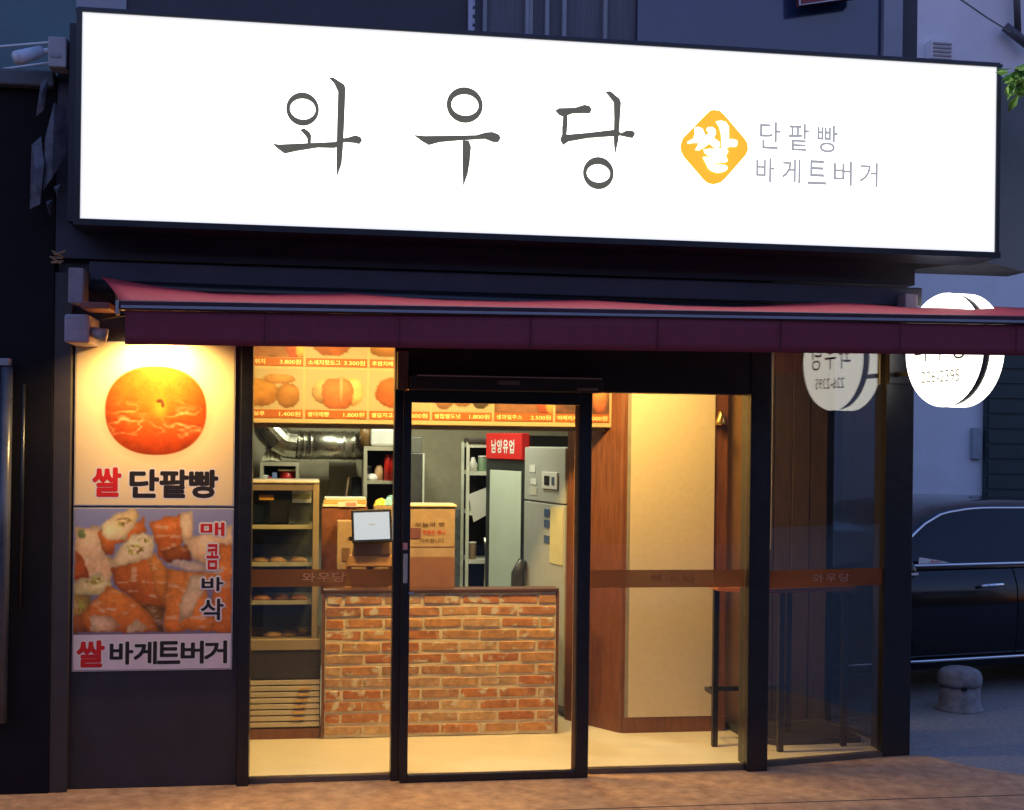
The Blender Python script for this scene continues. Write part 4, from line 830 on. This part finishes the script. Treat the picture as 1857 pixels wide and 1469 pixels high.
# ------------------------------------------------------------------ left neighbour and fittings
nb = thing('neighbour_building', 'dark unlit neighbouring shopfront left of the poster wall', 'building', (-3.5, -.05, 0))
M_nb = mat('neighbour_dark', (.012, .010, .011), .8, .3, 3, .05, spec=.15)
MB().box(-7, -2.285, -.06, 4, 0, 3.44).build('wall', M_nb, nb)
MB().box(-7, -2.285, -.12, 4, 3.4405, 3.52).build('coping', mat('coping_grey', (.10, .10, .11), .6), nb, bevel=.01)
MB().tube([(-2.50, -.10, .36), (-2.49, -.10, 2.08)], .028, 12).build('downpipe', mat('pipe_bluegrey', (.07, .075, .09), .3, .4, 4), nb, smooth=True)
MB().tube([(-2.42, -.085, .9), (-2.415, -.085, 2.0)], .010, 8).build('conduit', M_black, nb, smooth=True)
MB().box(-2.53, -2.475, -.13, -.061, 2.085, 2.12).build('pipe_clip', M_grey, nb, bevel=.004)
MB().box(-2.284, -2.20, -.05, -.001, 0, 2.55).build('jamb', mat('jamb_brown', (.05, .04, .036), .5), nb, bevel=.003)
jb = thing('junction_box', 'grey electrical junction box on the left end of long sign', 'junction box', (-2.25, -.15, 3.5))
MB().box(-2.295, -2.21, -.22, -.10, 3.51, 3.655).build('case', mat('box_greybrown', (.42, .39, .40), .6, .1), jb, bevel=.006)
MB().box(-2.285, -2.235, -.224, -.2205, 3.555, 3.572).build('slot', M_grey, jb)
MB().box(-2.20, -2.148, -.20, -.062, 2.78, 3.73).build('mount_plate', M_panel, jb)
sc_ = thing('security_camera', 'white bullet security camera beside the junction box', 'camera', (-2.3, -.2, 3.6))
MB().tube([(-2.33, -.19, 3.585), (-2.30, -.17, 3.60), (-2.28, -.15, 3.60)], .014, 8).build('arm', M_white, sc_, smooth=True)
MB().tube([(-2.335, -.18, 3.59), (-2.41, -.26, 3.535), (-2.425, -.275, 3.525)], [.028, .034, .034], 14).build('camera_body', mat('cam_white', (.62, .66, .74), .4), sc_, smooth=True)
rg = thing('torn_banner', 'crumpled grey plastic scraps tied along the left sign edge', 'plastic scraps', (-2.27, -.2, 3.0))
def scrap(pts, seed, m):
    rr = random.Random(seed); q = [onY(*p, -.2) for p in pts]; mb = MB(); c = Vector((sum(p.x for p in q)/len(q), -.235, sum(p.z for p in q)/len(q)))
    vs = [(p.x, -.2+rr.uniform(-.03, .03), p.z) for p in q]+[tuple(c)]; n = len(q)
    o = mb.add(vs, [(i, (i+1) % n, n) for i in range(n)]).build('scrap', m, rg); s_ = o.modifiers.new('t', 'SOLIDIFY'); s_.thickness = .004
M_scrap = mat('scrap_grey', (.10, .095, .115), .6, .5, 22, .5)
scrap([(100,188),(118,192),(118,280),(95,325),(78,345),(82,250)], 1, M_scrap); scrap([(55,260),(72,245),(82,300),(74,372),(52,378)], 2, M_scrap)
scrap([(75,150),(88,140),(80,200),(65,210)], 3, M_scrap); scrap([(98,340),(112,335),(108,365)], 4, M_scrap); scrap([(82,365),(95,360),(90,395)], 5, M_scrap)
tag(MB().tube([tuple(onY(105+14*math.cos(k*1.9), 455+3*k+6*math.sin(k*2.3), -.2)) for k in range(9)], .006, 6).build('wire_bundle', mat('wire_copper', (.35, .20, .10), .5), smooth=True), 'tangle of copper coloured wire above the awning bracket', 'wire')
MB().tube([(-2.26, -.12, 3.66), (-3.6, .3, 3.60), (-6, 2, 3.72)], .006, 6).build('c1', M_white).name = 'overhead_cable'
tag(bpy.data.objects['overhead_cable'], 'upper pale cable running left from the junction box', 'cable')
o = MB().tube([(-2.28, -.12, 3.56), (-3.6, .3, 3.43), (-6, 2, 3.40)], .006, 6).build('overhead_cable', M_white); tag(o, 'lower pale cable running left from the junction box', 'cable')

# ------------------------------------------------------------------ buildings behind
tl = thing('teal_building', 'tall blue green rendered building behind the dark neighbour', 'building', (-7, 9, 0))
MB().box(-16, -2.5, 9, 15, 0, 14).build('wall', mat('teal_render', (.085, .17, .19), .8, .2, .8, .1), tl)
MB().box(-16.1, -2.45, 8.9, 8.999, 7.4, 7.6).build('band', M_upale, tl)
pb = thing('pale_building', 'pale rendered building with a green shutter behind the parked car', 'building', (7, 6, 0))
M_pale = mat('pale_render', (.70, .71, .74), .8, .08, 1.5, .1)
MB().box(4.2, 12, 6, 12, 0, 11).build('wall', M_pale, pb)
sh_ = MB().box(5.94, 8.6, 5.93, 5.999, 0, 2.9).build('shutter', mat('green_shutter', (.02, .045, .042), .5), pb)
for k in range(18): MB().box(5.96, 8.58, 5.915, 5.9295, .05+k*.158, .05+k*.158+.13).build('shutter_slat', mat('green_shutter', (.02, .045, .042), .5), sh_)
pi = MB().tube([tuple(onY(1822, 48, 5.9)), tuple(onY(1870, 86, 5.85))], .05, 10).build('wall_pipe', mat('pipe_dark', (.07, .07, .08), .5), pb, smooth=True)
MB().tube([tuple(onY(1842, -60, 5.9)), tuple(onY(1846, 60, 5.9))], .035, 10).build('wall_pipe', mat('pipe_dark', (.07, .07, .08), .5), pb, smooth=True)
q = onY(1705, 92, 5.9)
vt = MB().box(q.x-.12, q.x+.12, 5.86, 5.999, q.z-.09, q.z+.10).build('vent_hood', M_pale, pb)
for k in range(4): MB().box(q.x-.10, q.x+.10, 5.845, 5.8595, q.z-.07+.04*k, q.z-.052+.04*k).build('vent_slat', M_grey, vt)
MB().box(5.80, 5.90, 5.94, 5.999, 1.62, 1.95).build('meter_box', mat('meter_grey', (.30, .34, .38), .5), pb, bevel=.01)
o = MB().tube([tuple(onY(1735, -6, 3.5)), tuple(onY(1790, 32, 3.9)), tuple(onY(1832, 58, 4.4))], .008, 6).build('service_cable', M_black); tag(o, 'thin black cable running to pipe on the pale building', 'cable')
o = thing('red_signboard', 'red signboard corner with pale edge above the blue window', 'sign', (2.0, .5, 4.4))
q1 = onY(1450, 10, .5); q2 = onY(1560, -6, .5)
MB().prism([(q1.x, q1.z), (q2.x, q2.z), (q2.x, q2.z+.5), (q1.x-.02, q1.z+.5)], .50, .55).build('panel', mat('sign_red', (.22, .02, .035), .5), o)
MB().tube([(q1.x-.02, .495, q1.z+.5), (q1.x, .495, q1.z), (q2.x, .495, q2.z)], .006, 6).build('edging', M_white, o)

# ------------------------------------------------------------------ parked car
ca = math.radians(11.5)
car = thing('parked_car', 'black sedan with chrome window trim parked beyond the corner glass', 'car', (3.50-.75*math.cos(ca), 1.785-.75*math.sin(ca), 0), ca)
M_paint = mat('car_black', (.003, .0035, .006), .16, .1, 2, spec=.35, coat=.35); M_cglass = mat('car_glass', (.003, .004, .006), .03, .1, 2, spec=.45)
M_tyre = mat('tyre', (.012, .012, .012), .8); CW = 1.82
def loft(stations, nm, m, parent, smooth=True):
    mb = MB(); n = len(stations[0])
    for s_ in stations: mb.v += s_
    for i in range(len(stations)-1):
        for k in range(n): mb.f.append((i*n+k, i*n+(k+1) % n, (i+1)*n+(k+1) % n, (i+1)*n+k))
    mb.f.append(tuple(range(n))); mb.f.append(tuple((len(stations)-1)*n+k for k in range(n)))
    o = mb.build(nm, m, parent, smooth=smooth, local=True); e = o.modifiers.new('e', 'EDGE_SPLIT'); e.split_angle = R(40); return o
def bsec(x, i, zt, zbm):
    h = [(i+.09, zbm), (i+.03, .28), (i, .45), (i, .62), (i+.01, .76), (i+.05, .86), (i+.09, .905), (i+.16, zt-.005), (i+.4, zt), (CW/2, zt+.012)]
    return [(x, y, z) for y, z in h]+[(x, CW-y, z) for y, z in h[::-1][1:]]
bst = [(-1.50, .40, .62, .30), (-1.47, .22, .70, .24), (-1.36, .12, .77, .2), (-1.1, .05, .83, .19), (-.6, .015, .89, .19), (-.2, .0, .925, .19), (.4, 0, .93, .19), (1.2, 0, .93, .19), (2.0, 0, .94, .19), (2.6, .01, .965, .19), (3.1, .04, .965, .2), (3.3, .12, .95, .24), (3.38, .26, .88, .32)]
loft([bsec(*s_) for s_ in bst], 'body', M_paint, car)
gx = [(-.35, .92, .92), (0.0, .92, .96), (.37, .92, 1.115), (.55, .92, 1.225), (.75, .92, 1.298), (1.0, .92, 1.330), (1.4, .92, 1.345), (1.9, .92, 1.335), (2.3, .92, 1.27), (2.7, .92, 1.12), (2.95, .92, .96)]
def gsec(x, z0, z1):
    t = max(.02, (z1-z0)/.46); i0 = .075; i1 = .075+.26*t
    h = [(i0, z0-.05), (i0+.003, z0), (i0+(i1-i0)*.55, z0+(z1-z0)*.62), (i0+(i1-i0)*.86, z0+(z1-z0)*.90), (i1+.02, z1), (i1+.2, z1+.018*t), (CW/2, z1+.024*t)]
    return [(x, y, z) for y, z in h]+[(x, CW-y, z) for y, z in h[::-1][1:]]
loft([gsec(*s_) for s_ in gx], 'cabin', M_paint, car)
def side_y(z, z1): t = max(.02, (z1-.92)/.46); i0 = .075; i1 = .075+.26*t; q = (z-.92)/max(.02, (z1-.92)); return i0+(i1-i0)*.55*q/.62 if q < .62 else i0+(i1-i0)*(.55+(q-.62)/.28*.31)
xs = np.linspace(.02, 2.3, 30); gxx = [p[0] for p in gx]; gz1 = [p[2] for p in gx]
ztop = [float(np.interp(x, [0, .37, .55, .75, 1.0, 1.15, 1.8, 2.1, 2.3], [.93, 1.082, 1.19, 1.268, 1.298, 1.303, 1.30, 1.26, 1.18])) for x in xs]
mb = MB()
for x, zt in zip(xs, ztop):
    z1 = float(np.interp(x, gxx, gz1))
    for k in range(6): z = .925+(zt-.925)*k/5; mb.v.append((x, side_y(z, z1)-.006, z))
for i in range(29):
    for k in range(5): mb.f.append((i*6+k, i*6+k+1, i*6+k+7, i*6+k+6))
mb.build('side_window', M_cglass, car, smooth=True, local=True)
MB().tube([(x, side_y(zt, float(np.interp(x, gxx, gz1)))-.008, zt) for x, zt in zip(xs, ztop)], .0095, 6).build('window_chrome', M_chrome, car, smooth=True, local=True)
MB().tube([(x, .066, .918) for x in (.0, .4, 1.2, 2.3)], .011, 6).build('waist_chrome', M_chrome, car, smooth=True, local=True)
MB().tube([(x, .012, .262) for x in (-.45, .4, 1.2, 2.2)], .012, 6).build('sill_chrome', M_chrome, car, smooth=True, local=True)
for x in (.16, 1.21): MB().tube([(x, y_-.0005, z_) for y_, z_ in ((.03, .28), (0, .45), (0, .62), (.01, .76), (.05, .86), (.088, .902))], .0045, 6).build('door_gap', mat('gap_black', (.001, .001, .001), .9), car, local=True)
for x in (.86, 1.86): MB().tube([(x, .0, .765), (x+.03, -.03, .775), (x+.18, -.03, .780), (x+.23, .0, .775)], [.010, .013, .013, .008], 8).build('door_handle', M_chrome, car, smooth=True, local=True)
mi = MB().tube([(.16, .06, .90), (.13, -.06, .90)], .018, 8).build('mirror', M_paint, car, smooth=True, local=True)
MB().tube([(.04, -.14, .905), (.10, -.13, .91), (.16, -.13, .91), (.19, -.13, .91)], [.03, .06, .07, .055], 14).build('mirror_shell', M_paint, mi, smooth=True, local=True)
MB().box(.06, .19, -.206, -.196, .885, .900).build('mirror_lamp', M_white, mi, local=True)
MB().add([(.39, .052, .932), (.66, .056, .934), (.55, .056, .955), (.40, .058, .978)], [(0, 1, 2, 3)]).build('window_reflection', M_white, car, local=True)  # white patch painted as a sign reflection in the quarter glass
text_mb('Baby', .49, .575, .938, .954, .046, bold=.02).build('reflection_lettering', M_red, car, local=True)  # red marks belonging to the painted reflection
for i, x in enumerate((-.72, 2.10)):
    for y in (.10, CW-.10):
        wh = MB().tube([(x, y-.10, .325), (x, y+.10, .325)], .325, 28).build('wheel', M_tyre, car, smooth=True, local=True); wh.modifiers.new('e', 'EDGE_SPLIT').split_angle = R(40)
        MB().tube([(x, y-.108, .325), (x, y-.09, .325)], .215, 24).build('rim', M_steel, wh, local=True)
MB().box(-1.42, -1.2, .10, .13, .60, .70).build('headlight', mat('headlight_glass', (.5, .52, .55), .1), car, bevel=.02, local=True)
MB().box(-1.42, -1.2, CW-.13, CW-.10, .60, .70).build('headlight', mat('headlight_glass', (.5, .52, .55), .1), car, bevel=.02, local=True)
MB().box(.02, .10, -.004, .02, .30, .36).build('door_reflector', mat('reflector_red', (.3, .01, .01), .3), car, local=True)

# ------------------------------------------------------------------ bollard and tree
bo = thing('stone_bollard', 'short round concrete bollard stub in front of the black car', 'bollard', (3.262, 1.408, 0))
mb = MB(); n = 26; prof = [(.158, 0), (.152, .012), (.136, .03), (.131, .08), (.129, .145), (.121, .152), (.121, .160), (.140, .166), (.145, .19), (.144, .225), (.136, .25), (.118, .268), (.08, .281), (.03, .285)]; rr = random.Random(9)
mb.lathe(prof, (3.262, 1.408, -.004), n); mb.v = [(x+rr.uniform(-.003, .003), y+rr.uniform(-.003, .003), z) for x, y, z in mb.v]
mb.build('shaft', mat('worn_concrete', (.22, .22, .235), .85, .35, 14, .5), bo, smooth=True)
MB().tube([(3.225, 1.262, .155), (3.225, 1.285, .155)], .014, 10).build('socket_hole', M_black, bo)
te = thing('street_tree', 'green leaved tree whose branch tip hangs beside long sign', 'tree', (4.3, .2, 0))
M_bark = mat('bark', (.07, .05, .035), .9, .3, 14, .5); M_leaf = mat('leaf_green', (.16, .32, .05), .5, .35, 5, spec=.3)
MB().tube([(4.3, .2, -.01), (4.28, .18, 1.6), (4.32, .15, 3.2), (4.25, .1, 4.6)], [.11, .09, .07, .03], 12).build('trunk', M_bark, te, smooth=True)
brs = []
for k, e in enumerate(((2.52, -.60, 3.63), (3.6, -.5, 4.6), (4.9, .4, 4.7), (4.2, .9, 5.0), (4.4, -.8, 4.4), (3.7, .5, 4.9))):
    s_ = Vector((4.3, .15, 3.0+.2*k)); e = Vector(e); m_ = (s_+e)/2+Vector((0, 0, .22)); pts = [s_, m_, e]; brs.append(pts)
    MB().tube(pts, [.04, .026, .008], 8).build('limb', M_bark, te, smooth=True)
mb = MB(); rl = random.Random(11)
def leaf(c, s):
    d = Vector((rl.uniform(-1, 1), rl.uniform(-1, 1), rl.uniform(-.9, .2))).normalized(); w = d.orthogonal().normalized(); w.rotate(Matrix.Rotation(rl.uniform(0, 6.3), 3, d)); b = d.cross(w)*.12
    mb.add([c, c+d*s*.5+w*s*.2+b*s, c+d*s, c+d*s*.5-w*s*.2+b*s], [(0, 1, 2, 3)])
for pts in brs:
    for k in range(420 if pts is not brs[0] else 150):
        t = rl.random(); p = pts[0].lerp(pts[1], t*2) if t < .5 else pts[1].lerp(pts[2], t*2-1)
        sp = .33 if pts is not brs[0] else .16*t+.02
        leaf(p+Vector((rl.gauss(0, sp*.5), rl.gauss(0, sp*.5), rl.gauss(0, sp*.45))), rl.uniform(.07, .12))
for k in range(70): leaf(Vector((2.45+rl.uniform(-.04, .10), -.60+rl.uniform(-.05, .05), 3.60+rl.uniform(-.02, .05))), rl.uniform(.06, .09))
cr = mb.build('crown', M_leaf, te)

# ------------------------------------------------------------------ unseen building row added opposite for reflections and to block low sky
ob = thing('added_opposite_row', 'unseen dark brick row added across the street for reflections', 'building', (0, -15, 0))
M_opp = mat('opposite_brick', (.05, .04, .037), .85, .25, 3, .2)
MB().box(-26, 26, -22, -15, 0, 6.2).build('wall', M_opp, ob)
MB().box(-26.2, 26.2, -22.2, -14.85, 6.201, 6.45).build('cornice', mat('opposite_cornice', (.2, .19, .19), .8), ob)
for k in range(14):
    x = -24+k*3.6; w_ = MB().box(x, x+1.6, -14.999, -14.95, 3.6, 5.2).build('window', M_skyglass, ob); MB().box(x-.1, x+1.7, -14.949, -14.85, 3.5, 3.599).build('sill', M_upale, w_)

# ------------------------------------------------------------------ small goods in the kitchen and the display case
rc = random.Random(21)
goods = [('plastic_tub', 'tub'), ('steel_can', 'can'), ('paper_box', 'box')]
spots = [(.12, 2.66, 1.238, 'white tub on the middle shelf of wire rack', (.7, .7, .62)), (.20, 2.70, 1.238, 'steel can on the middle shelf of wire rack', (.4, .4, .38)),
         (.13, 2.66, .888, 'brown can on the lower shelf of wire rack', (.3, .2, .12)), (.20, 2.68, 1.528, 'green tin on the upper shelf of wire rack', (.2, .3, .2)),
         (-1.37, 2.92, 1.382, 'white tub on kitchen shelf beside the dark red pack', (.7, .68, .6)), (-.62, 2.9, 1.452, 'blue tin at the back of the storage shelf', (.2, .25, .4))]
for k, (x, y, z, lb, c) in enumerate(spots):
    r0 = rc.uniform(.025, .036); h0 = rc.uniform(.07, .12)
    t_ = thing(goods[k % 2][0], lb, goods[k % 2][1], (x, y, z))
    MB().lathe([(r0*.92, 0), (r0, .01), (r0, h0), (r0*.9, h0+.004)], (x, y, z)).build('body', mat('goods_%d' % k, c, .4), t_, smooth=True)
    MB().lathe([(r0*1.05, h0+.0045), (r0*1.05, h0+.016), (r0*.6, h0+.018)], (x, y, z)).build('lid', M_white, t_, smooth=True)
for lv, z in (('lower', .8105), ('middle', 1.0305)):
    for k in range(4):
        x = -1.42+k*.105+rc.uniform(-.01, .01)
        tag(pastry(x, KY0+.10+rc.uniform(0, .05), z, .036+.008*rc.random(), mat('crust_'+lv, S(140, 84, 38) if lv == 'lower' else S(150, 112, 60), .6, .25, 18, .2), rc), ('brown bun' if lv == 'lower' else 'pale bun')+' on the '+lv+' shelf of the display case', 'bun', 'buns on the '+lv+' case shelf')
